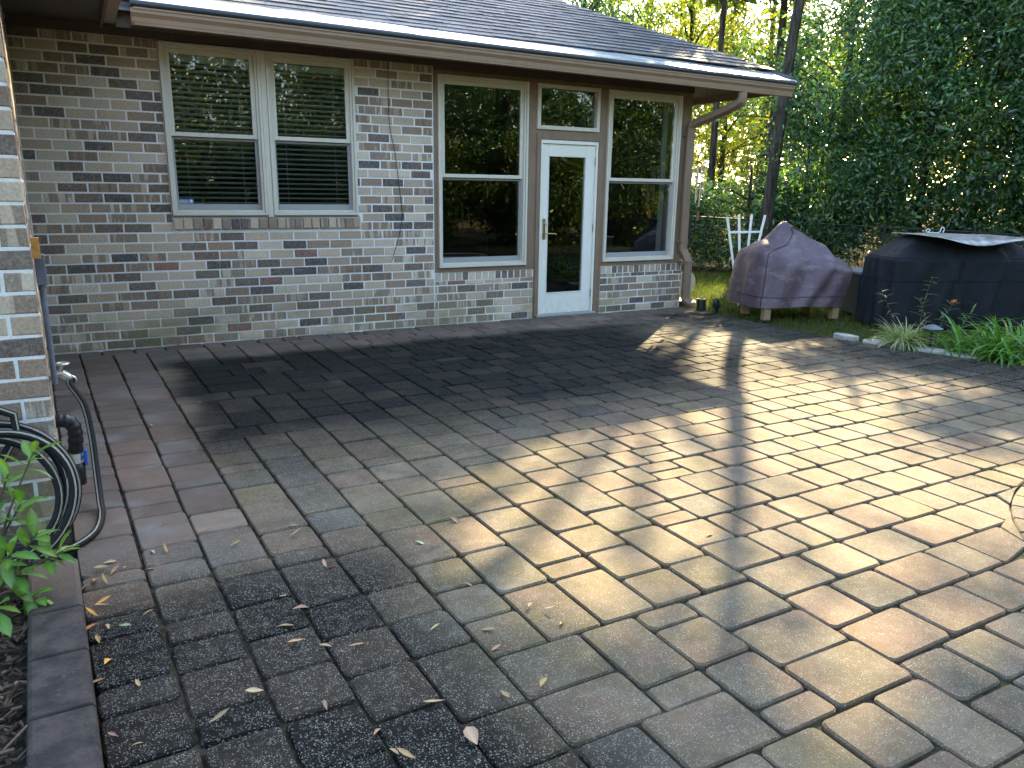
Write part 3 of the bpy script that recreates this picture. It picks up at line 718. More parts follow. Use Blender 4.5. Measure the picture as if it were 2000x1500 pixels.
# conduit, box, spigot on the side wall
def SW(y, out, z):
    u = (y-SIDE0.y)/sd.y; return tuple(SIDE0+sd*u+sn*out+Vector((0, 0, z)))
a = MB(); p0 = Vector(SW(-3.97, .004, 1.06)); a.obox(p0, sn*.042, sd*.075, (0, 0, .135)); bx = put('junction_box', a, M['grey'], house, label='small grey electrical box beside the brick corner'); bevel(bx, .004)
a = MB(); a.tube([SW(-3.935, .022, 1.06), SW(-3.935, .022, .60)], .0125, 10); a.tube([SW(-3.935, .022, 1.035), SW(-3.935, .022, 1.062)], .016, 10); a.tube([SW(-3.935, .022, .76), SW(-3.935, .022, .775)], .0155, 10); put('conduit', a, M['grey'], house, smooth=False)
a = MB(); a.obox(Vector(SW(-4.04, .001, 1.185)), sn*.032, sd*.05, (0, 0, .088)); put('mounting_block', a, M['orange'], house, label='small orange block on the brick corner')
a = MB(); yb = -3.72; a.tube([SW(yb, -.01, .60), SW(yb, .012, .60)], .03, 12); a.tube([SW(yb, .01, .60), SW(yb, .075, .60)], .014, 10); a.tube([SW(yb, .055, .60), SW(yb-.005, .10, .565)], [.02, .017], 10); a.tube([SW(yb, .05, .60), SW(yb, .062, .645)], .008, 8)
spg = put('spigot', a, M['spigot'], house, label='weathered metal spigot on the side wall')
a = MB(); w0 = Vector(SW(yb, .062, .648))
a.tube([w0+Vector((.028*math.cos(R(k*30)), .028*math.sin(R(k*30)), 0)) for k in range(13)], .006, 6); a.tube([w0-Vector((.028, 0, 0)), w0+Vector((.028, 0, 0))], .005, 6); a.tube([w0-Vector((0, .028, 0)), w0+Vector((0, .028, 0))], .005, 6); put('valve_wheel', a, M['spigot'], spg)

# ------------------------------------------------------------------ hose, pipe, curb, shrub on the left
hp = spline([SW(-3.722, .098, .568), (-.110, -3.75, .55), (-.062, -3.79, .45), (-.045, -3.85, .31), (-.042, -3.96, .14), (-.040, -4.08, .045), (-.040, -4.20, .018), (-.07, -4.38, .018), (-.15, -4.50, .018), (-.25, -4.555, .022), (-.36, -4.56, .06)], 8)
loops = []
for k in range(0, 4*24+1):
    a_ = 2*math.pi*k/24; lp = k/24; rx = .235+.035*math.sin(lp*2.3); rz = .245+.03*math.cos(lp*1.7)
    loops.append((-.41+.012*lp+rx*math.sin(a_-.9)+.02*math.sin(lp*3), -4.575+.040*lp-.06*math.cos(a_-.9), .285-rz*math.cos(a_-.9)+.012*math.sin(lp*5)))
hp2 = spline(loops+[(-.30, -4.42, .52), (-.36, -4.40, .62), (-.5, -4.40, .66)], 2)
path = hp[:-1]+spline([hp[-2], (-.42, -4.56, .04)]+loops[1:2], 4)[1:]+hp2[2:]
path2 = [path[0]]
for p in path[1:]:
    if (p-path2[-1]).length > .004: path2.append(p)
path = path2
a = MB(); a.tube(path, .0165, 12)
hose = put('garden_hose', a, M['hose'], smooth=True); tag(hose, 'coiled black garden hose with a pale stripe hanging by the brick corner', 'hose')
for da in (-.12, .14):
    a = MB(); off = []
    for i, p in enumerate(path):
        t_ = (path[min(i+1, len(path)-1)]-path[max(i-1, 0)]).normalized(); v = (CAM-p); v = (v-t_*v.dot(t_)).normalized(); b = t_.cross(v)
        off.append(p+(v*math.cos(da+.5)+b*math.sin(da+.5))*.0160)
    a.tube(off, .0009, 5); put('stripe', a, M['stripe'], hose)
a = MB(); a.tube(path[:3], .024, 10); put('coupling', a, M['spigot'], hose)
wp = thing('water_pipe', (-.14, -3.66, 0), 'black wrapped water pipe with a white valve beside the side wall', 'pipe')
a = MB(); pp = spline([SW(-3.66, -.01, .345), (-.165, -3.66, .345), (-.128, -3.66, .325), (-.118, -3.66, .27), (-.125, -3.66, .185)], 6); a.tube(pp, [.035+.003*math.sin(i*1.9) for i in range(len(pp))], 12); put('pipe', a, M['insul'], wp, smooth=True)
a = MB(); a.tube([(-.125, -3.66, .19), (-.126, -3.66, .178), (-.126, -3.66, .17)], [.038, .039, .03], 12); put('pipe_collar', a, M['insul'], wp)
a = MB(); a.tube([(-.126, -3.66, .185), (-.127, -3.66, .105)], .029, 14); va = put('valve', a, M['pvc'], wp)
a = MB(); a.tube([(-.127, -3.668, .146), (-.088, -3.676, .146)], .010, 8); a.box((-.092, -3.69, .105), (-.076, -3.664, .185)); bevel(put('valve_handle', a, M['blue'], va), .004)
a = MB(); a.tube([(-.127, -3.66, .118), (-.128, -3.66, .08), (-.131, -3.66, .03), (-.131, -3.66, -.03)], [.038, .037, .039, .036], 12); put('pipe', a, M['insul'], wp, smooth=True)

curb = thing('garden_edging', (-.2, -6, 0), 'row of dark weathered edging blocks between mulch bed and patio', 'edging')
yj = [-4.80, -5.205, -5.50, -5.81, -6.10, -6.40, -6.70, -7.0]
for ya, yb_ in zip(yj, yj[1:]):
    def cx(y): return -.125-.035*(y+5.2)*.9 if False else -.118-(y+5.2)*.038
    a = MB(); o = .004; P = []
    xr0, xr1 = cx(ya), cx(yb_)
    for ins, z in ((0, -.02), (0, .088), (.006, .098), (.014, .102)):
        P.append([(xr1-.165+ins, yb_+o+ins*.4, z), (xr1-ins, yb_+o+ins*.4, z), (xr0-ins, ya-o-ins*.4, z), (xr0-.165+ins, ya-o-ins*.4, z)])
    a.rings(P); put('edging_block', a, M['curb'], curb)
# mulch
a = MB()
for k in range(2600):
    x, y = rnd.uniform(-1.0, -.275), rnd.uniform(-7.2, -4.45); x += -(y+5.2)*.038
    if rnd.random() < .6: y = rnd.uniform(-6.4, -4.5)
    L_ = rnd.uniform(.02, .075); W_ = rnd.uniform(.004, .012); d = Vector((rnd.gauss(0, 1), rnd.gauss(0, 1), rnd.gauss(0, .25))).normalized(); s_ = d.cross(Vector((0, 0, 1))).normalized(); k_ = rnd.choice([.03, .05, .07, .10, .16]); c = (k_*1.0, k_*.74, k_*.55, 1)
    a.obox(Vector((x, y, .036+rnd.uniform(0, .035))), d*L_, s_*W_, (0, 0, .005), c)
o = put('bark_mulch', a, M['mulch']); o['kind'] = 'stuff'; o['label'] = 'dark shredded bark mulch in the bed at the left edge'; o['category'] = 'mulch'

def leaf_mesh(name, L_, W_, curl, fold, c, n=5):
    mb = MB(); vs_ = []; prof = [.06, .62, .98, .80, .0][:n]
    for i in range(n):
        t_ = i/(n-1); w = W_*.5*prof[i]; z = -curl*t_*t_*L_; x = L_*t_
        vs_ += [(x, -w, z+fold*w), (x, 0, z), (x, w, z+fold*w)]
    fs_ = []
    for i in range(n-1):
        for k in (0, 1): fs_.append((i*3+k, (i+1)*3+k, (i+1)*3+k+1, i*3+k+1))
    mb.add(vs_, fs_, c); mb.c = [tuple(x*k_ for x in c[:3])+(1,) for i in range(n) for k_ in (rnd.uniform(.7, .95), 1.4, rnd.uniform(.7, .95))]; me = mb.mesh(name); me.polygons.foreach_set('use_smooth', [True]*len(me.polygons)); return me
def orient(d, roll=0, upv=Vector((0, 0, 1))):
    d = d.normalized(); s_ = upv.cross(d)
    if s_.length < .05: s_ = Vector((1, 0, 0)).cross(d)
    s_.normalize(); u_ = d.cross(s_); m_ = Matrix((d, s_, u_)).transposed(); return (m_ @ Matrix.Rotation(roll, 3, 'X')).to_euler()
shr = thing('leafy_shrub', (-.42, -5.02, .04), 'bright green glossy shrub at the left edge in front of the hose', 'shrub')
LM = []
for k in range(6):
    g_ = rnd.uniform(.8, 1.25); me = leaf_mesh('shrub_leaf', rnd.uniform(.085, .115), rnd.uniform(.034, .044), rnd.uniform(.1, .35), .35, (.085*g_+rnd.uniform(0, .05), .225*g_, .045*g_, 1)); me.materials.append(M['sleaf']); LM.append(me)
tips = [((-.215, -5.0, .60), 7), ((-.30, -4.95, .52), 7), ((-.35, -5.05, .40), 7), ((-.23, -5.06, .33), 8), ((-.165, -5.03, .235), 9), ((-.29, -5.12, .22), 8), ((-.30, -5.2, .33), 7), ((-.40, -5.1, .56), 7), ((-.44, -5.2, .45), 7), ((-.46, -5.0, .30), 7), ((-.27, -5.02, .43), 7), ((-.36, -5.25, .16), 7), ((-.5, -5.15, .62), 7), ((-.56, -5.1, .45), 6), ((-.25, -5.15, .13), 7), ((-.34, -5.15, .28), 7)]
root = Vector((-.42, -5.02, .04))
for (tp_, n) in tips:
    tp_ = Vector(tp_); mid = root.lerp(tp_, .5)+Vector((rnd.uniform(-.03, .03), rnd.uniform(-.03, .03), .05))
    a = MB(); pts = spline([root, mid, tp_], 5); a.tube(pts, [.006-.0035*i/len(pts) for i in range(len(pts))], 6); put('stem', a, M['twig'], shr)
    ax = (tp_-mid).normalized()
    for k in range(n):
        q = k*2.4+rnd.uniform(-.3, .3); lvl = k/n; base = tp_-ax*(.07*lvl); s1 = ax.cross(Vector((.3, .2, 1))).normalized(); s2 = ax.cross(s1)
        d = (s1*math.cos(q)+s2*math.sin(q))*(.55+.6*lvl)+ax*(.9-.75*lvl)+Vector((0, -.1, .05))
        o = bpy.data.objects.new('leaf', rnd.choice(LM)); col.objects.link(o); o.parent = shr; o.location = base-root; o.rotation_euler = orient(d, rnd.uniform(-.4, .4)); s_ = rnd.uniform(.75, 1.15); o.scale = (s_, s_, s_)

# ------------------------------------------------------------------ things on the lawn side
def cover_shape(u, v): return u, v
def rrect(u0, u1, v0, v1, r, n=64):
    P = []; cu, cv = (u0+u1)/2, (v0+v1)/2; hu, hv = (u1-u0)/2, (v1-v0)/2
    for k in range(n):
        a_ = 2*math.pi*k/n; c_, s_ = math.cos(a_), math.sin(a_); e = r
        k_ = (abs(c_)**e+abs(s_)**e)**(-1/e); P.append((cu+hu*c_*k_, cv+hv*s_*k_))
    return P
def make_cover(O, e1, e2, rows, folds, n=128, sub=4, creases=()):
    base = []
    for (u0, u1, v0, v1, r, zf, famp) in rows:
        base.append([(u, v, zf(u, v), famp, (u0+u1)/2, (v0+v1)/2) for (u, v) in rrect(u0, u1, v0, v1, r, n)])
    fine = []
    for i in range(len(base)-1):
        for s_ in range(sub):
            t_ = s_/sub; fine.append([tuple(a_+(b_-a_)*t_ for a_, b_ in zip(p, q)) for p, q in zip(base[i], base[i+1])])
    fine.append(base[-1]); rings = []
    for ring in fine:
        out = []
        for k, (u, v, z, famp, cu, cv_) in enumerate(ring):
            q = 2*math.pi*k/n; d = sum(am*math.sin(fr*q+ph+2.2*z) for fr, ph, am in folds)*famp
            for q0, sl_, w, am, za, zb in creases:
                dq = (q-q0-sl_*z+math.pi) % (2*math.pi)-math.pi; env = max(0, min(1, (z-za)/.1))*max(0, min(1, (zb-z)/.12)); d += am*env*(math.exp(-(dq/w)**2)-.6*math.exp(-((dq-1.7*w)/w)**2))
            L_ = math.hypot(u-cu, v-cv_)+1e-6; p = O+e1*(u+(u-cu)/L_*d)+e2*(v+(v-cv_)/L_*d); out.append((p.x, p.y, z+d*.2))
        rings.append(out)
    return rings
O1 = Vector((7.20, -1.33, 0)); e1 = Vector((.96, -.28, 0)); e2 = Vector((.28, .96, 0))
mg = thing('covered_grill', (7.7, -1.1, 0), 'grill under a faded maroon vinyl cover standing on timber blocks', 'grill')
def ridge(u): return 1.17-.06*abs(u-.42)/.1 if abs(u-.42) < .1 else (1.11-(u-.52)*.62 if u > .5 else 1.11-(.32-u)*.95)
rows = [(-.07, 1.16, -.05, 1.0, 5, lambda u, v: .145+.02*math.sin(3*u), 1.0),
        (-.06, 1.20, -.045, .99, 5, lambda u, v: .28+.01*u, .8),
        (-.045, 1.27, -.03, .96, 5, lambda u, v: .45, .6),
        (-.03, 1.31, -.01, .92, 5, lambda u, v: .66-.06*u, .35),
        (.0, 1.30, .03, .86, 5, lambda u, v: .80-.145*u, .15),
        (.10, 1.24, .12, .70, 4, lambda u, v: min(.915-.17*u, ridge(u)), .1),
        (.20, 1.10, .22, .60, 3.4, lambda u, v: min(.97-.10*u, ridge(u)-.03), .08),
        (.28, .92, .30, .50, 3, lambda u, v: min(1.09-.10*u, ridge(u)-.012), .04),
        (.34, .64, .36, .46, 2.5, lambda u, v: ridge(u), 0),
        (.38, .50, .38, .44, 2, lambda u, v: ridge(u)+.006, 0)]
rg = make_cover(O1, e1, e2, rows, [(7, .6, .010), (11, 2.0, .007), (17, 4.0, .004), (5, 1.0, .010)], creases=[(4.50, .75, .17, .055, .05, 1.0), (5.0, .45, .14, .035, .05, .75), (4.1, .35, .13, .03, .05, .8), (3.3, .2, .16, .03, .05, .7)])
a = MB(); a.rings(rg); cv = put('cover', a, M['maroon'], mg, smooth=True); m_ = cv.modifiers.new('s', 'SUBSURF'); m_.levels = 1; m_.render_levels = 1
a = MB(); r1 = rg[4]; a.tube([Vector(p)+ (Vector(p)-Vector((7.85, -1.1, p[2]))).normalized()*.004 for p in r1]+[r1[0]], .006, 5); put('hem_seam', a, M['maroonseam'], mg)
kf = min(range(128), key=lambda k: (Vector(rg[16][k])-Vector((7.19, -1.32, .7))).length)
a = MB(); a.tube([Vector(rg[i][kf])+Vector((-.003, -.004, 0)) for i in range(0, 17)], .006, 5)
sp_ = [Vector(rg[16+2*i][(kf+int(i*1.7)) % 128])+Vector((0, -.004, .004)) for i in range(8)]+[Vector(rg[30][(kf+18) % 128])+Vector((0, -.006, .004)), Vector(rg[28][(kf+24) % 128])+Vector((0, -.006, .004))]
a.tube(spline(sp_, 4), .007, 5); put('flap_seam', a, M['maroonseam'], mg)
for u, v in ((.02, .0), (.02, .50), (.96, .0), (.96, .6)):
    p = O1+e1*u+e2*v; a = MB(); a.obox(p, e1*.085, e2*.085, (0, 0, .20)); put('timber_leg', a, M['post'], mg)
O2 = Vector((8.13, -2.36, 0)); f1 = Vector((.925, -.38, 0)); f2 = Vector((.38, .925, 0))
bg = thing('covered_grill', (8.9, -2.5, 0), 'large grill under a black canvas cover with a metal sheet on top', 'grill')
def top2(u): return 1.06 if .38 < u < 1.45 else (.80+.26*max(0, u)/.38 if u <= .38 else 1.06-.26*(u-1.45)/.4)
rows = [(-.05, 1.90, -.05, .75, 9, lambda u, v: .01, 1.0), (-.03, 1.88, -.04, .74, 10, lambda u, v: .30, .9), (-.01, 1.86, -.02, .72, 12, lambda u, v: .55, .55),
        (0, 1.85, 0, .70, 14, lambda u, v: .78, .15), (.02, 1.83, .02, .68, 14, lambda u, v: min(.805+.0*u, top2(u)), .12), (.16, 1.70, .10, .60, 9, lambda u, v: min(.92, top2(u)), .1),
        (.30, 1.55, .16, .55, 5, lambda u, v: min(1.02, top2(u)), .06), (.40, 1.44, .22, .50, 4, lambda u, v: 1.058, .0)]
rg = make_cover(O2, f1, f2, rows, [(9, .3, .012), (14, 2.4, .009), (23, 1.0, .004), (6, 4.0, .012)], creases=[(4.3, .35, .05, .05, .0, .95), (4.62, -.2, .06, .06, .0, 1.0), (4.9, .3, .05, .05, .0, .95), (4.05, .15, .05, .05, .0, .8), (5.2, .2, .08, .05, .0, .8), (3.5, .2, .1, .03, 0, .7)])
a = MB(); a.rings(rg); cv = put('cover', a, M['black'], bg, smooth=True); m_ = cv.modifiers.new('s', 'SUBSURF'); m_.levels = 1; m_.render_levels = 1
a = MB(); a.tube([Vector(p) for p in rg[16]]+[Vector(rg[16][0])], .006, 5)
a.tube([Vector(p)+(Vector(p)-Vector((8.95, -2.4, p[2]))).normalized()*.006 for p in rg[8]]+[Vector(rg[8][0])], .004, 5); put('cover_piping', a, M['black'], bg)
a = MB(); n1, n2 = 14, 8; vs_ = []
for j in range(n2):
    for i in range(n1):
        u = .28+1.27*i/(n1-1); v = -.12+.72*j/(n2-1); d = max(0, 1-j/3.0); bump_ = math.exp(-((u-.95)/.42)**2)
        z = 1.072-.10*d*d*bump_-.012*(u-.28)+.004*math.sin(7*u+3*v); p = O2+f1*u+f2*v; vs_.append((p.x, p.y, z))
fs_ = [(j*n1+i, j*n1+i+1, (j+1)*n1+i+1, (j+1)*n1+i) for j in range(n2-1) for i in range(n1-1)]
a.add(vs_, fs_); o = put('metal_sheet', a, M['sheet'], smooth=True); m_ = o.modifiers.new('s', 'SOLIDIFY'); m_.thickness = .006; tag(o, 'bent pale metal sheet lying on the black grill cover', 'sheet')
hk = [Vector((0, 0, 0)), Vector((.03, 0, .03)), Vector((.0, 0, .045)), Vector((-.02, 0, .02)), Vector((.03, 0, .0)), Vector((.12, 0, .0)), Vector((.16, 0, .012)), Vector((.17, 0, .05)), Vector((.195, 0, .065)), Vector((.21, 0, .04)), Vector((.2, 0, .0))]
b0 = O2+f1*.62+f2*.42+Vector((0, 0, 1.078)); a = MB(); a.tube(spline([b0+f1*p.x+Vector((0, 0, p.z)) for p in hk], 5), .005, 6); tag(put('white_hook', a, M['white'], smooth=True), 'white bent wire hook lying on the metal sheet', 'hook')
# woven box between the grills
wb = thing('storage_box', (8.95, -1.35, 0), 'dark woven resin box between the two covered grills', 'box')
wo = Vector((8.62, -1.55, 0)); a = MB(); a.obox(wo+Vector((0, 0, .02)), f1*.9, f2*.5, (0, 0, .50)); put('box_body', a, M['wicker'], wb)
a = MB()
for r_ in range(14):
    for k in range(22):
        if (r_+k) % 2: p = wo+f1*(.01+k*.04)-f2*.005+Vector((0, 0, .04+r_*.034)); a.obox(p, f1*.036, f2*.006, (0, 0, .026))
put('weave', a, M['wicker'], wb, kind='stuff')
a = MB(); a.obox(wo-f1*.02-f2*.02+Vector((0, 0, .521)), f1*.94, f2*.54, (0, 0, .04)); bevel(put('box_lid', a, M['grey'], wb), .01)
# white fan trellis
tr = thing('fan_trellis', (8.05, -.1, 0), 'white wooden fan trellis standing behind the maroon grill cover', 'trellis')
for (xa, za) in ((7.681, 1.188), (7.894, 1.215), (8.131, 1.228), (8.386, 1.213)):
    xb = 8.075+(xa-8.04)*.13; a = MB(); dx = (Vector((xa, 0, za))-Vector((xb, 0, 0))).normalized(); s_ = Vector((dx.z, 0, -dx.x))*.017
    a.obox(Vector((xb, -.11, -.03))-s_, s_*2, (0, .014, 0), Vector((xa-xb, 0, za+.03))); put('slat', a, M['white'], tr)
for z, w in ((.985, .30),):
    a = MB(); a.box((8.06-w, -.0955, z-.014), (8.07+w, -.082, z+.014)); put('crossbar', a, M['white'], tr)
# drain pot, spike light, reel by the downspout
dp = thing('drain_pot', (7.14, -.30, 0), 'dark green plastic drain riser at the foot of the downspout', 'drain'); c_ = (7.165, -.285)
a = MB(); a.tube([(*c_, -.03), (*c_, .115)], [.062, .060], 20); put('riser', a, M['plastic'], dp); a = MB(); a.tube([(*c_, .1155), (*c_, .135)], [.068, .066], 20); put('cap', a, M['plastic'], dp)
a = MB(); q_ = Vector((7.20, -.55, -.02)); rg = []
for z, w, t_ in ((0, .018, .018), (.05, .02, .02), (.06, .042, .03), (.12, .05, .034), (.17, .046, .03), (.195, .02, .016)):
    rg.append([(q_.x+w*math.cos(R(k*30))-z*.18, q_.y+t_*math.sin(R(k*30)), q_.z+z) for k in range(12)])
a.rings(rg, True, True); tag(put('spotlight_stake', a, M['plastic'], smooth=True), 'small black garden spotlight on a stake beside the drain riser', 'garden light')
rl = thing('hose_reel', (7.26, .25, 0), 'cream and black hose reel half hidden behind the downspout', 'hose reel')
a = MB(); a.tube([(7.26, .14, .30), (7.26, .18, .30)], .16, 24); put('reel_disc', a, M['reel'], rl); a = MB(); a.tube([(7.26, .181, .30), (7.26, .36, .30)], .12, 24); put('wound_hose', a, M['hose'], rl)
a = MB(); a.tube([(7.26, .361, .30), (7.26, .40, .30)], .16, 24); put('reel_disc', a, M['reel'], rl); a = MB(); a.obox((7.10, .12, -.05), (.32, 0, 0), (0, .3, 0), (0, 0, .10)); a.box((7.05, .2, .2), (7.12, .3, .35)); put('reel_base', a, M['plastic'], rl)
# wind chime
wc = thing('wind_chime', (6.87, -.42, 1.25), 'metal tube wind chime hanging from the eave by the downspout', 'wind chime')
cx_, cy_ = 6.87, -.42
a = MB(); a.tube([(cx_, cy_, 1.852), (cx_, cy_, 1.868)], .062, 18); put('top_disc', a, M['chimewood'], wc)
a = MB(); a.tube([(cx_, cy_, 2.825), (cx_, cy_, 2.15)], .0015, 5)
for k in range(3): a.tube([(cx_, cy_, 2.15), (cx_+.05*math.cos(k*2.1), cy_+.05*math.sin(k*2.1), 1.868)], .0012, 4)
a.tube([(cx_, cy_, 1.852), (cx_, cy_, 1.27)], .0012, 4); put('string', a, M['wire'], wc)
for k, l in enumerate((.38, .42, .46, .50, .34)):
    q = k*2*math.pi/5+.3; a = MB(); p = (cx_+.048*math.cos(q), cy_+.048*math.sin(q)); a.tube([(*p, 1.83), (*p, 1.83-l)], .0085, 10); a.tube([(*p, 1.855), (*p, 1.83)], .001, 4); put('chime_tube', a, M['chime'], wc)
a = MB(); a.tube([(cx_, cy_, 1.60), (cx_, cy_, 1.615)], .03, 14); put('clapper', a, M['chimewood'], wc)
a = MB(); a.obox((cx_-.02, cy_-.005, 1.16), (.04, 0, 0), (0, .008, 0), (0, 0, .11)); put('wind_sail', a, M['chimewood'], wc)
# fence
FA, FB = Vector((10.0, 3.9, 0)), Vector((15.6, -.9, 0)); fd = (FB-FA); fl_ = fd.length; fd.normalize()
def fz_(t): return 1.07-.035*t
fe = thing('metal_fence', FA, 'thin black metal fence running in front of the hedge', 'fence')
a = MB(); a.tube([FA+fd*t_+Vector((0, 0, fz_(t_))) for t_ in (0, fl_/2, fl_)], .016, 8); put('top_rail', a, M['iron'], fe)
a = MB(); a.tube([FA+fd*t_+Vector((0, 0, fz_(t_)-.16)) for t_ in (0, fl_/2, fl_)], .010, 6); put('rail', a, M['iron'], fe)
a = MB(); a.tube([FA+fd*t_+Vector((0, 0, .10)) for t_ in (0, fl_/2, fl_)], .010, 6); put('rail', a, M['iron'], fe)
for k in range(5):
    t_ = .45+k*1.75; p = FA+fd*t_; a = MB(); a.tube([p+Vector((0, 0, -.1)), p+Vector((0, 0, fz_(t_)+.05))], .024, 8); put('post', a, M['iron'], fe)
k = 0
while k*.11 < fl_:
    t_ = k*.11; p = FA+fd*t_; a = MB(); a.tube([p+Vector((0, 0, .04)), p+Vector((0, 0, fz_(t_)-.01))], .0055, 5); put('picket', a, M['iron'], fe); k += 1

# ------------------------------------------------------------------ planting along the patio edge
def stone(P, z, h, label):
    a = MB(); a.rings([[(x, y, z-.05) for x, y in P], [(x, y, z+h*.7) for x, y in P], [(x*.96+.04*P[0][0], y*.96+.04*P[0][1], z+h) for x, y in P]]); tag(put('flat_stone', a, M['stone']), label, 'stone', 'stones along the patio edge')
def blob(cx, cy, a_, b_, n=9, rot=0):
    out = []
    for k in range(n):
        q = 2*math.pi*k/n; r_ = rnd.uniform(.82, 1.1); x, y = a_*r_*math.cos(q), b_*r_*math.sin(q); out.append((cx+x*math.cos(rot)-y*math.sin(rot), cy+x*math.sin(rot)+y*math.cos(rot)))
    return out
stone(blob(7.22, -2.50, .08, .16, 6, .1), 0, .022, 'pale angular flat stone at the patio edge left of the striped grass')
stone(blob(7.32, -2.85, .15, .2, 9, .2), -.035, .03, 'rounded buff flat stone just left of the striped grass')
stone(blob(7.42, -3.36, .12, .16, 7, .3), -.035, .04, 'pale flat stone at the foot of the path light')
stone(blob(7.52, -3.62, .10, .2, 8, .3), -.04, .03, 'grey flat stone between path light and the strap leaved clump')
def ribbon(mb, base, d, L_, w, arch, c, n=6, twist=0):
    base = Vector(base); h = Vector((d.x, d.y, 0)).normalized(); s_ = Vector((-h.y, h.x, 0)); vs_ = []; p = base.copy(); ang = math.atan2(d.z, math.hypot(d.x, d.y))
    for i in range(n+1):
        t_ = i/n; ww_ = w*(1-.15*(1-t_))*(1-t_**3); fold = ww_*.35
        nn = Vector((-h.x*math.sin(ang), -h.y*math.sin(ang), math.cos(ang)))
        vs_ += [p-s_*ww_+nn*fold, p.copy(), p+s_*ww_+nn*fold]
        p = p+(h*math.cos(ang)+Vector((0, 0, 1))*math.sin(ang))*(L_/n); ang -= arch/n
    fs_ = []
    for i in range(n):
        for k in (0, 1): fs_.append((i*3+k, i*3+k+1, (i+1)*3+k+1, (i+1)*3+k))
    mb.add(vs_, fs_, c)
sg = thing('striped_grass', (7.34, -3.10, 0), 'pale striped grass clump at the patio edge before the black grill', 'grass clump')
a = MB()
for k in range(280):
    q = rnd.uniform(0, 2*math.pi); el = rnd.uniform(.5, 1.45); d = Vector((math.cos(q)*math.cos(el), math.sin(q)*math.cos(el), math.sin(el))); g_ = rnd.uniform(.7, 1.15); c = rnd.choice([(.42, .45, .27), (.30, .38, .17), (.20, .30, .10), (.5, .5, .34)])
    ribbon(a, (7.34+rnd.gauss(0, .035), -3.10+rnd.gauss(0, .035), -.02), d, rnd.uniform(.26, .46), rnd.uniform(.0045, .008), rnd.uniform(.9, 2.4), (c[0]*g_, c[1]*g_, c[2]*g_, 1))
put('blades', a, M['sleaf'], sg, smooth=True)
ag = thing('strap_leaved_clump', (7.85, -3.95, 0), 'large clump of arching green strap leaves at the right edge', 'plant')
for k in range(290):
    q = rnd.uniform(0, 2*math.pi); el = rnd.uniform(.45, 1.4); d = Vector((math.cos(q)*math.cos(el), math.sin(q)*math.cos(el), math.sin(el))); g_ = rnd.uniform(.6, 1.25); yl = rnd.random() < .06
    c = (.24*g_, .24*g_, .03, 1) if yl else (.085*g_, .23*g_, .04*g_, 1); a = MB()
    ribbon(a, (7.86+rnd.gauss(0, .26), -3.88+rnd.gauss(0, .24), -.02), d, rnd.uniform(.38, .66), rnd.uniform(.011, .018), rnd.uniform(.9, 2.2), c, 7); put('leaf', a, M['sleaf'], ag, smooth=True)
def milkweed(base, tip, n, lbl, fl_=False):
    t = thing('milkweed', base, lbl, 'plant', 'milkweed stems'); base = Vector(base); tip = Vector(tip); mid = base.lerp(tip, .5)+Vector((rnd.uniform(-.05, .05), rnd.uniform(-.05, .05), .02)); pts = spline([base, mid, tip], 8)
    a = MB(); a.tube(pts, [.004-.002*i/len(pts) for i in range(len(pts))], 5); put('stem', a, M['twig'], t)
    for k in range(n):
        f_ = 1-(k/n)**1.5*.75; p = pts[min(len(pts)-1, int(f_*(len(pts)-1)))]; q = k*1.57+rnd.uniform(-.4, .4)+(k//2)*.8; el = rnd.uniform(-.1, .9); d = Vector((math.cos(q)*math.cos(el), math.sin(q)*math.cos(el), math.sin(el)))
        g_ = rnd.uniform(.7, 1.3); a = MB(); ribbon(a, p, d, rnd.uniform(.07, .14), rnd.uniform(.007, .012), rnd.uniform(.2, .9), (.085*g_, .13*g_, .06*g_, 1), 4); put('leaf', a, M['sleaf'], t, smooth=True)
    if fl_:
        a = MB()
        for k in range(14):
            c = Vector(tip)+Vector((rnd.gauss(0, .016), rnd.gauss(0, .016), rnd.uniform(0, .025))); a.tube([c, c+Vector((rnd.uniform(-.006, .006), rnd.uniform(-.006, .006), .012))], [.003, .007], 5)
        put('flower_head', a, M['flower'], t)
milkweed((7.40, -3.16, -.02), (7.05, -3.0, .56), 14, 'thin milkweed stem leaning left above the striped grass')
milkweed((7.45, -3.20, -.02), (7.52, -3.20, .70), 14, 'tallest thin milkweed stem with pale tip leaves')
milkweed((7.50, -3.25, -.02), (7.34, -3.22, .50), 12, 'short milkweed stem behind the striped grass')
milkweed((7.55, -3.30, -.02), (7.80, -3.30, .44), 16, 'milkweed stem with an orange flower head', True)
milkweed((7.60, -3.35, -.02), (8.05, -3.35, .34), 16, 'low bushy milkweed stem next to the strap leaved clump')
pl = thing('path_light', (7.50, -3.30, 0), 'dark solar path light with a flat disc top among the milkweed', 'garden light')
a = MB(); a.tube([(7.50, -3.30, -.03), (7.50, -3.30, .17)], .014, 8); put('stake', a, M['iron'], pl); a = MB(); a.tube([(7.50, -3.30, .1705), (7.50, -3.30, .20), (7.50, -3.30, .235)], [.05, .10, .03], 20); put('cap', a, M['grey'], pl)

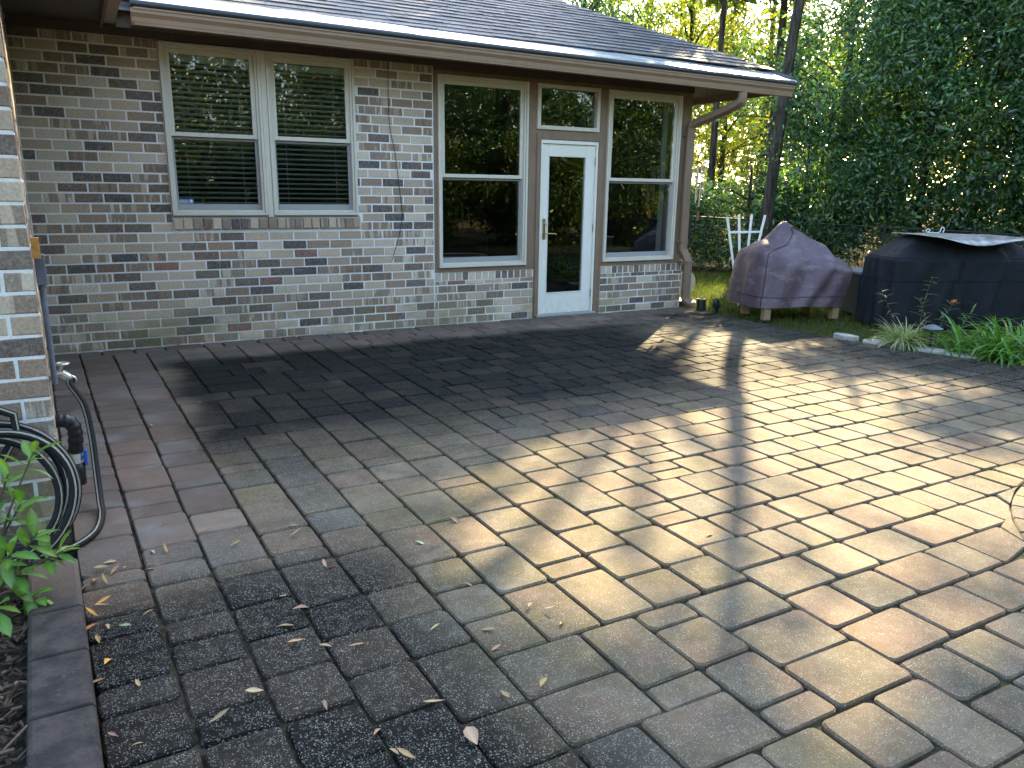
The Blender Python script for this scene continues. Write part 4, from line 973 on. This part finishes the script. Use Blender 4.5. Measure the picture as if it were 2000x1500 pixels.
# ------------------------------------------------------------------ leaf clouds and trees
def leaf_cloud(name, C, D, L_, W_, T, mat, droop=.25):
    """C centres (N,3), D directions (N,3), L/W arrays, T tint (N,3)"""
    N = len(C); D = D/np.linalg.norm(D, axis=1, keepdims=True); rr = nrg.normal(size=(N, 3)); S = np.cross(D, rr); S /= np.linalg.norm(S, axis=1, keepdims=True)+1e-9
    Nn = np.cross(S, D); flip = np.sign(Nn[:, 2:3]+1e-6); Nn *= flip
    L_ = L_[:, None]; W_ = W_[:, None]; v = np.empty((N, 4, 3), np.float32)
    v[:, 0] = C; v[:, 1] = C+D*L_*.5+S*W_*.5+Nn*W_*.18; v[:, 2] = C+D*L_-Nn*L_*droop*.3; v[:, 3] = C+D*L_*.5-S*W_*.5+Nn*W_*.18
    me = bpy.data.meshes.new(name); me.vertices.add(N*4); me.vertices.foreach_set('co', v.ravel())
    idx = (np.arange(N)[:, None]*4+np.array([0, 1, 2, 0, 2, 3])[None]).astype(np.int32).ravel()
    me.loops.add(N*6); me.loops.foreach_set('vertex_index', idx); me.polygons.add(N*2); me.polygons.foreach_set('loop_start', np.arange(0, N*6, 3, dtype=np.int32)); me.polygons.foreach_set('loop_total', np.full(N*2, 3, np.int32))
    at = me.attributes.new('tint', 'FLOAT_COLOR', 'POINT'); t4 = np.ones((N, 4, 4), np.float32); t4[:, :, :3] = T[:, None, :]; at.data.foreach_set('color', t4.ravel()); me.materials.append(mat); me.update(); me.validate(); return me
def rand_dirs(n):
    d = nrg.normal(size=(n, 3)); return d/np.linalg.norm(d, axis=1, keepdims=True)
def tints(n, pal, wts, var=.3):
    p = np.array(pal)[nrg.choice(len(pal), n, p=np.array(wts)/sum(wts))]; return p*nrg.uniform(1-var, 1+var, (n, 1))
EVER = ([(.035, .09, .045), (.05, .125, .055), (.085, .18, .065), (.15, .25, .06)], [4, 4, 3, 1.2])
YELL = ([(.24, .25, .04), (.34, .28, .04), (.14, .20, .04), (.09, .15, .03)], [3, 2, 4, 3])
MIXD = ([(.07, .13, .03), (.12, .17, .03), (.22, .23, .04), (.04, .09, .025)], [4, 3, 1.5, 3])
def wanted_sun(x, y):
    """how much crown to cut away so sun falls on chosen points of the patio"""
    g = 0.0
    for cx, cy, sx, sy, k in ((5.4, -2.0, 1.1, 1.1, 1.5), (4.9, -3.5, 1.0, .9, 1.4), (4.1, -4.5, 1.3, .85, 1.6), (3.0, -4.8, 1.1, .8, 1.6), (2.2, -5.2, .8, .7, 1.3), (2.9, -6.0, 1.5, 1.0, 1.1), (4.3, -5.7, 1.4, 1.0, 1.0), (1.6, -5.7, .6, .7, 1.1), (5.9, -4.4, .9, .8, .8), (.55, -4.35, .45, .28, 1.0), (1.5, -4.8, .55, .5, .9), (8.9, 1.2, 1.2, 1.2, 1.4), (2.0, -6.7, 1.1, .7, .9), (6.8, -.9, .4, .3, .8), (2.8, -3.9, 1.4, .35, 1.3), (1.5, -5.4, .7, .6, 1.3), (1.5, -6.2, .7, .7, .9), (3.0, -7.0, 1.3, .8, .9)):
        g = np.maximum(g, k*np.exp(-(((x-cx)/sx)**2+((y-cy)/sy)**2)))
    n_ = .5+.5*np.sin(6.1*x+2*np.sin(2.7*y))*np.sin(5.3*y+1.7*np.sin(3.9*x))
    return np.clip(g*1.6-.42*n_, 0, 1)
kx, ky = SUNV.x/SUNV.z, SUNV.y/SUNV.z
def shadow_xy(P): return P[:, 0]-kx*P[:, 2], P[:, 1]-ky*P[:, 2]
def tree(name, loc, label, hgt, r_, z0, nclus, nleaf, L_, W_, pal, mat, trunk_r, lean=(0, 0), group='trees', clus_r=.38, trunk_pts=None, gaps=False, top_taper=.55, var=.3, category='tree', shell=.55):
    loc = Vector(loc); t = thing(name, loc, label, category, group)
    tp_ = trunk_pts or [loc+Vector((0, 0, -.1)), loc+Vector((lean[0]*.3, lean[1]*.3, hgt*.35)), loc+Vector((lean[0], lean[1], hgt*.92))]
    pts = spline(tp_, 6); m_ = len(pts); a = MB(); a.tube(pts, [trunk_r*(1.15-1.0*i/(m_-1)*.85) for i in range(m_)], 10)
    # clusters in an uneven egg shaped volume
    u = rand_dirs(nclus*2); rad = nrg.uniform(shell, 1, (len(u), 1))**.7; zc = (z0+hgt)/2; hz = (hgt-z0)/2
    P = u*rad; taper = 1-(1-top_taper)*np.clip(P[:, 2:3], 0, 1); lump = 1+.22*np.sin(3.1*u[:, 0:1]*2+loc.x)+.18*np.sin(4.3*u[:, 1:2]*2+loc.y*1.7)
    Cc = np.column_stack([P[:, 0]*r_*taper[:, 0]*lump[:, 0], P[:, 1]*r_*taper[:, 0]*lump[:, 0], P[:, 2]*hz+zc])
    f_ = np.clip(Cc[:, 2:3]/hgt, 0, 1); Cc[:, :2] += np.array(loc)[None, :2]+f_*np.array([tp_[-1][0]-loc.x, tp_[-1][1]-loc.y])[None]
    Cc[:, 2] += loc.z; Cc = Cc[Cc[:, 2] > .12][:nclus]
    if gaps:  # drop clusters that would shade the wanted sun patches
        sx, sy = shadow_xy(Cc); inside = (sx > -1) & (sx < 11) & (sy > -8) & (sy < 3.5)
        op = np.where(inside, wanted_sun(sx, sy), 0.0); Cc = Cc[nrg.uniform(size=len(Cc)) > op]
    for i in nrg.choice(len(Cc), min(16, len(Cc)), replace=False):           # limbs
        e = Vector(Cc[i]); zz = max(.25, min(e.z-loc.z-.3*(e-loc).length*.6, hgt*.85)); j = min(range(m_), key=lambda q: abs(pts[q].z-loc.z-zz)); s_ = pts[j]
        mid = s_.lerp(e, .5)+Vector((0, 0, .1*(e-s_).length)); lp = spline([s_, mid, e], 4); a.tube(lp, [max(.006, trunk_r*.32*(1-.85*q/len(lp))) for q in range(len(lp))], 6)
    put('trunk', a, M['bark'], t, smooth=True)
    n = len(Cc)*nleaf; ci = np.repeat(np.arange(len(Cc)), nleaf); off = rand_dirs(n)*(nrg.uniform(0, 1, (n, 1))**.5)*clus_r*nrg.uniform(.7, 1.3, (len(Cc), 1))[ci]; off[:, 2] *= .75
    C = Cc[ci]+off; D = off/clus_r+rand_dirs(n)*.7; D[:, 2] -= .25; T = tints(n, *pal, var=var)*nrg.uniform(.55, 1.5, (len(Cc), 1))[ci]
    C[:, 2] = np.maximum(C[:, 2], .03)
    me = leaf_cloud('crown', C-np.array(loc)[None], D, L_*nrg.uniform(.55, 1.35, n)*nrg.uniform(.75, 1.25, len(Cc))[ci], W_*nrg.uniform(.75, 1.2, n), T, mat)
    put('crown', me, None, t, origin=loc); return t
def clone(src, loc, rz, scale, label):
    c = src.copy(); col.objects.link(c); c.location = loc; c.rotation_euler = (0, 0, rz); c.scale = (scale,)*3; c['label'] = label
    for ch in src.children: d = ch.copy(); col.objects.link(d); d.parent = c
    return c
HG = 'evergreens behind the fence'
off = Vector((-fd.y, fd.x, 0))            # away from the lawn
off = off if off.x > 0 else -off
def hp_(t_, o_): p = FA+fd*t_+off*o_; return (p.x, p.y, -.08)
tree('evergreen_tree', hp_(1.6, 1.1), 'evergreen bush behind the fence just right of the wind chime', 2.3, 1.25, .1, 300, 40, .12, .046, EVER, M['leaf'], .06, group=HG, gaps=True, top_taper=.8)
tree('evergreen_tree', hp_(3.3, 1.6), 'tall evergreen behind the fence right of the leaning trunk', 7.0, 1.75, .1, 820, 36, .125, .052, EVER, M['leaf'], .10, group=HG, gaps=True, top_taper=.7)
tree('evergreen_tree', hp_(4.9, 1.5), 'tall evergreen behind the fence above the gap between the grills', 6.6, 1.75, .15, 700, 36, .125, .052, EVER, M['leaf'], .10, group=HG, gaps=True, top_taper=.7)
tree('evergreen_tree', hp_(6.5, 1.3), 'tall evergreen behind the fence above the black grill cover', 7.2, 1.85, .1, 800, 36, .13, .054, EVER, M['leaf'], .11, group=HG, gaps=True, top_taper=.7)
tree('evergreen_tree', hp_(8.0, .9), 'dense large leaved evergreen behind the fence at the right edge', 7.0, 1.9, .05, 860, 36, .145, .06, EVER, M['leaf'], .11, group=HG, gaps=True, top_taper=.75)
tree('evergreen_tree', hp_(.2, 1.5), 'evergreen bush behind the fence hidden by the house corner', 1.6, 1.1, .05, 200, 34, .10, .036, EVER, M['leaf'], .05, group=HG, gaps=True, top_taper=.8)
tree('evergreen_tree', hp_(2.6, .75), 'low dense evergreen bush behind the fence above the maroon grill', 3.3, 1.15, .05, 360, 36, .115, .044, EVER, M['leaf'], .05, group=HG, gaps=True, top_taper=.85)
# tall trees above the hedge: crowns out of view, placed and thinned to shape the patio dapple
TG = 'tall trees behind the hedge'
tree('leaning_tree', (11.40, 2.78, -.08), 'tall dark leaning trunk rising behind the fence beside the maroon grill', 13, 3.0, 7.2, 520, 60, .17, .085, MIXD, M['leaf'], .105, group=TG, gaps=True, trunk_pts=[(11.40, 2.78, -.1), (11.47, 2.68, 2.2), (11.56, 2.57, 4.6), (11.67, 2.35, 5.9), (11.73, 2.24, 6.8), (11.9, 2.1, 9), (12.1, 2.2, 12)])
tree('tall_tree', (15.5, 6.6, -.08), 'tall tree with a grey trunk behind the evergreens left of the leaning trunk', 14, 3.4, 6.0, 660, 60, .17, .085, MIXD, M['leaf'], .13, group=TG, gaps=True, shell=.2)
tree('tall_tree', (17.6, 2.6, -.08), 'tall tree behind the evergreens at the right of the picture', 14, 3.6, 5.2, 760, 60, .17, .085, MIXD, M['leaf'], .16, group=TG, gaps=True, shell=.2)
tree('tall_tree', (13.2, 6.2, -.08), 'slender grey trunk seen beside the wind chime', 13, 2.8, 5.6, 520, 60, .17, .085, MIXD, M['leaf'], .09, group=TG, gaps=True, shell=.2)
tree('tall_tree', (16.6, -.8, -.08), 'tall leafy tree above the evergreens at the right edge', 12, 3.0, 3.4, 760, 60, .17, .085, MIXD, M['leaf'], .15, group=TG, gaps=True, shell=.2)
tree('autumn_tree', (16.3, 10.8, -.08), 'yellow autumn tree behind the roof corner', 9, 2.8, 2.2, 300, 36, .11, .06, YELL, M['yleaf'], .12, group='yellow trees', shell=.2, gaps=True)
tree('autumn_tree', (19.5, 12.5, -.08), 'yellow green autumn tree farther off behind the wind chime', 8, 2.6, .8, 300, 36, .11, .06, YELL, M['yleaf'], .12, group='yellow trees', shell=.2)
tree('autumn_tree', (21.5, 7.0, -.08), 'yellow autumn tree glimpsed through the evergreens', 8, 2.6, .8, 260, 36, .11, .06, YELL, M['yleaf'], .12, group='yellow trees', shell=.2)
# wood behind
WG = 'far wood'
tree('evergreen_tree', (13.0, 11.5, -.08), 'dark fine leaved tree rising behind the hip of the roof', 10, 2.6, 1.0, 420, 38, .13, .05, EVER, M['leaf'], .12, group=TG, shell=.2, gaps=True)
w0 = tree('woodland_tree', (22, 20, -.08), 'far tree with dark trunk above the roof ridge', 15, 3.6, 3.0, 300, 34, .15, .07, MIXD, M['leaf'], .19, group=WG, shell=.15)
w1 = tree('woodland_tree', (15.5, 19, -.08), 'far tree with brown trunk above the hip of the roof', 15, 3.4, 4.0, 280, 34, .15, .07, MIXD, M['leaf'], .19, group=WG, shell=.15)
w2 = tree('woodland_tree', (28, 12, -.08), 'far tree behind the evergreens in the middle', 14, 3.8, 1.5, 300, 34, .15, .07, MIXD, M['leaf'], .24, group=WG, shell=.15)
for i, (src, p, rz, s_, l) in enumerate([(w0, (18.5, 24, -.08), 1.0, 1.0, 'far tree showing left of the yellow tree above the roof'), (w1, (26, 17, -.08), 2.0, 1.0, 'far tree behind the yellow trees'), (w2, (30, 6, -.08), .7, 1.0, 'far tree behind the tallest evergreen'), (w0, (29, .5, -.08), 2.6, 1.0, 'far tree behind the right evergreens'), (w1, (33, 19, -.08), 4.0, 1.1, 'most distant tree seen through the gap by the wind chime'), (w2, (25, 27, -.08), 1.4, 1.1, 'far tree behind the roof line'), (w2, (13, 26, -.08), 3.0, 1.0, 'far tree behind the left end of the visible hip')]):
    clone(src, p, rz, s_, l)
# trees on the camera's side, mirrored in the panes
RGp = 'trees mirrored in the windows'
f0 = tree('garden_tree', (6.2, -14.5, -.08), 'tree mirrored in the pair of windows', 9, 2.6, .6, 420, 36, .14, .06, MIXD, M['leaf'], .2, group=RGp, shell=.3)
f1_ = tree('garden_tree', (11.5, -13.2, -.08), 'tree mirrored in the tall window left of the door', 10, 2.8, .8, 420, 36, .14, .06, EVER, M['leaf'], .22, group=RGp, shell=.3)
for src, p, rz, l in [(f0, (2.4, -16, -.08), 1.1, 'tree mirrored at the left of the left window'), (f0, (16.5, -14.5, -.08), 2.2, 'tree mirrored in the door pane'), (f1_, (21, -12.5, -.08), .8, 'tree mirrored in the tall window right of the door'), (f1_, (18.4, -14.2, -.08), 2.0, 'tree mirrored high in the tall window right of the door'), (f1_, (8.8, -18, -.08), 3.0, 'tree mirrored between the others farther back'), (f0, (14, -18.5, -.08), 4.0, 'tree mirrored farther back in the tall windows')]:
    clone(src, p, rz, 1.0, l)
b0_ = tree('added_bush', (4.5, -12.4, -.08), 'dense bush mirrored in the left window of the pair', 3.4, 1.9, .0, 420, 40, .16, .07, MIXD, M['leaf'], .06, group='unseen bushes added for the window reflections', top_taper=.85, shell=.35, category='bush')  # unseen row, added to keep bright ground out of the reflections
for p, rz, l in [((1.2, -13, -.08), 1, 'dense bush mirrored at the left of the pair of windows'), ((8.0, -12.2, -.08), 2, 'dense bush mirrored in the right window of the pair'), ((11.6, -11.6, -.08), 3, 'dense bush mirrored in the tall window left of the door'), ((15, -11.8, -.08), 4, 'dense bush mirrored in the door pane'), ((18.5, -11.4, -.08), 5, 'dense bush mirrored in the tall window right of the door'), ((22, -11.6, -.08), 6, 'dense bush mirrored at the right end of the tall windows')]: clone(b0_, p, rz, 1.0, l)
# belt of woodland all round, far enough to read as one mass
N = 140000; q = nrg.uniform(0, 2*np.pi, N); rr_ = nrg.uniform(34, 62, N); hmax = 11+3.5*np.sin(q*7)+2.5*np.sin(q*17+1)+1.5*np.sin(q*41+2); zz = nrg.uniform(0, 1, N)**.8*hmax
C = np.column_stack([4+rr_*np.sin(q), rr_*np.cos(q), zz]); 
me = leaf_cloud('far_woods', C, rand_dirs(N), nrg.uniform(.35, .75, N), nrg.uniform(.22, .45, N), tints(N, [(.05, .09, .03), (.09, .13, .03), (.16, .16, .04), (.03, .06, .02), (.30, .25, .04)], [4, 4, 2, 3, .8]), M['leaf'])
o = bpy.data.objects.new('far_woods', me); col.objects.link(o); o['kind'] = 'stuff'; o['label'] = 'far wood glimpsed behind the garden trees'; o['category'] = 'woods'
# lawn grass
N = 52000; gx = nrg.uniform(7.04, 13.4, N); gy = nrg.uniform(-4.5, 4.6, N)
ok = (gx > np.array([edge_x(min(-.02, v)) for v in gy])+.02+nrg.uniform(0, .12, N)*(gy < -2.3)*2.2) & ((gx-FA.x)*off.x+(gy-FA.y)*off.y < .2); gx, gy = gx[ok], gy[ok]; N = len(gx)
D = nrg.normal(size=(N, 3))*np.array([.6, .6, .2])+np.array([0, 0, 1.0]); C = np.column_stack([gx, gy, np.full(N, -.045)])
me = leaf_cloud('lawn_grass', C, D, nrg.uniform(.045, .10, N), nrg.uniform(.005, .010, N), tints(N, [(.07, .12, .025), (.11, .15, .03), (.15, .14, .05)], [4, 3, 1.2]), M['grass'])
o = bpy.data.objects.new('lawn_grass', me); col.objects.link(o); o['kind'] = 'stuff'; o['label'] = 'short green lawn grass around the covered grills'; o['category'] = 'grass'

# ------------------------------------------------------------------ fallen leaves on the patio
FLV = [(0.55,-5.3,'t'),(0.54,-5.41,'t'),(0.52,-5.52,'t'),(0.53,-5.62,'t'),(0.6,-5.71,'t'),(0.65,-5.73,'t'),(0.5,-5.97,'t'),(0.35,-5.84,'t'),(0.74,-5.15,'t'),(0.93,-5.77,'t'),(1.14,-5.87,'t'),(1.11,-5.96,'t'),(1.15,-6.19,'t'),(0.99,-6.18,'t'),(0.82,-6.14,'t'),(0.82,-6.36,'b'),(0.65,-6.33,'t'),(0.6,-6.26,'t'),(0.58,-6.19,'t'),(1.36,-5.83,'t'),(1.35,-5.95,'t'),(1.34,-5.77,'t'),(0.68,-4.79,'t'),(0.74,-4.7,'t'),(0.79,-4.59,'t'),(1.39,-4.93,'t'),(1.18,-5.52,'t'),(0.79,-5.16,'r'),(1.15,-5.09,'g'),(0.22,-4.39,'r'),(-0.02,-5.24,'g'),(0.33,-4.56,'t'),(0.14,-4.7,'t'),(0.19,-4.72,'t'),(0.43,-4.77,'t'),(0.09,-4.84,'t'),(-0.05,-4.7,'t'),(-0.03,-4.74,'t'),(0.02,-4.79,'t'),(-0.03,-4.82,'t'),(-0.04,-4.9,'t'),(-0.10,-4.87,'t'),(-0.05,-5.25,'t'),(-0.08,-5.28,'t'),(-0.08,-5.33,'t'),(-0.07,-5.55,'t'),(0.01,-5.6,'t'),(0.18,-5.92,'t'),(-0.02,-5.92,'t'),(-0.05,-5.86,'t'),(-0.04,-5.07,'t'),(0.1,-5.18,'t'),(-0.09,-4.83,'o'),(-0.09,-5.05,'o'),(-0.08,-5.14,'o'),(-0.085,-5.19,'o'),(-0.07,-5.47,'o'),(2.33,-5.63,'o'),(4.26,-4.73,'d'),(0.7,-0.46,'d'),(0.36,-0.2,'d'),(0.6,-.12,'d'),(0.07,-1.06,'d'),(0.31,-1.09,'d'),(0.75,-.10,'d'),(-0.03,-1.14,'d'),(1.13,-.08,'d'),(-0.05,-3.98,'d'),(0.34,-2.51,'d'),(0.25,-1.87,'d'),(0.17,-2.25,'d'),(0.28,-2.73,'t'),(0.65,-2.31,'r')]
LC = dict(t=(.33, .23, .12), b=(.40, .29, .15), r=(.26, .075, .055), g=(.20, .28, .13), o=(.52, .26, .07), d=(.15, .065, .04))
ORD = ['first', 'second', 'third', 'fourth', 'fifth', 'sixth', 'seventh', 'eighth', 'ninth', 'tenth', 'eleventh', 'twelfth', 'thirteenth', 'fourteenth']
CN = dict(t='dry tan', b='broad crumpled tan', r='dark red', g='pale green', o='orange', d='dark brown')
def zone(x, y):
    if y > -1.3: return 'near the foot of the brick wall'
    if y > -4.1: return 'on the clean pavers beside the hose'
    if y > -4.95: return 'on the pavers just above the edging' if x < .25 else 'on the pavers left of the sunlit patch'
    if x < .12: return 'close against the dark edging blocks' if y > -5.35 else 'beside the nearest edging blocks'
    if x < .7: return 'on the dark stained pavers at lower left' if y > -5.8 else 'on the pavers at the bottom left'
    if x < 1.2: return 'on the pavers at the bottom centre'
    return 'on the mossy pavers at centre' if x < 1.6 else ('on the sunlit pavers at centre right' if x < 3 else 'on the bright pavers at the right')
def px_(x, y): v = Vector((x, y, 0))-CAM; return v.dot(r2)/v.dot(fw)
ranks = {}
for (x, y, k) in sorted(FLV, key=lambda l: px_(l[0], l[1])): ranks.setdefault((k, zone(x, y)), []).append((x, y))
for (x, y, k) in FLV:
    L_ = rnd.uniform(.030, .066)*(1.35 if k == 'b' else .9 if k == 'd' else 1); W_ = L_*(.62 if k == 'b' else rnd.uniform(.26, .42)); g_ = rnd.uniform(.8, 1.2); c = LC[k]
    me = leaf_mesh('fallen_leaf', L_, W_, rnd.uniform(-.5, .4), rnd.uniform(.3, .8), (c[0]*g_, c[1]*g_*rnd.uniform(.8, 1.08), c[2]*g_*rnd.uniform(.7, 1.2), 1)); me.materials.append(M['litter'])
    o = bpy.data.objects.new('fallen_leaf', me); col.objects.link(o); q = rnd.uniform(0, 6.28); o.location = (x, y, .010); o.rotation_euler = (rnd.uniform(-.25, .25), rnd.uniform(-.15, .15), q)
    z_ = zone(x, y); rk = ranks[(k, z_)]; i = rk.index((x, y))
    tag(o, CN[k]+' leaf '+z_+('' if len(rk) == 1 else ', '+('leftmost' if i == 0 else 'rightmost' if i == len(rk)-1 else ORD[i]+' from left')), 'leaf', 'fallen leaves on the patio')
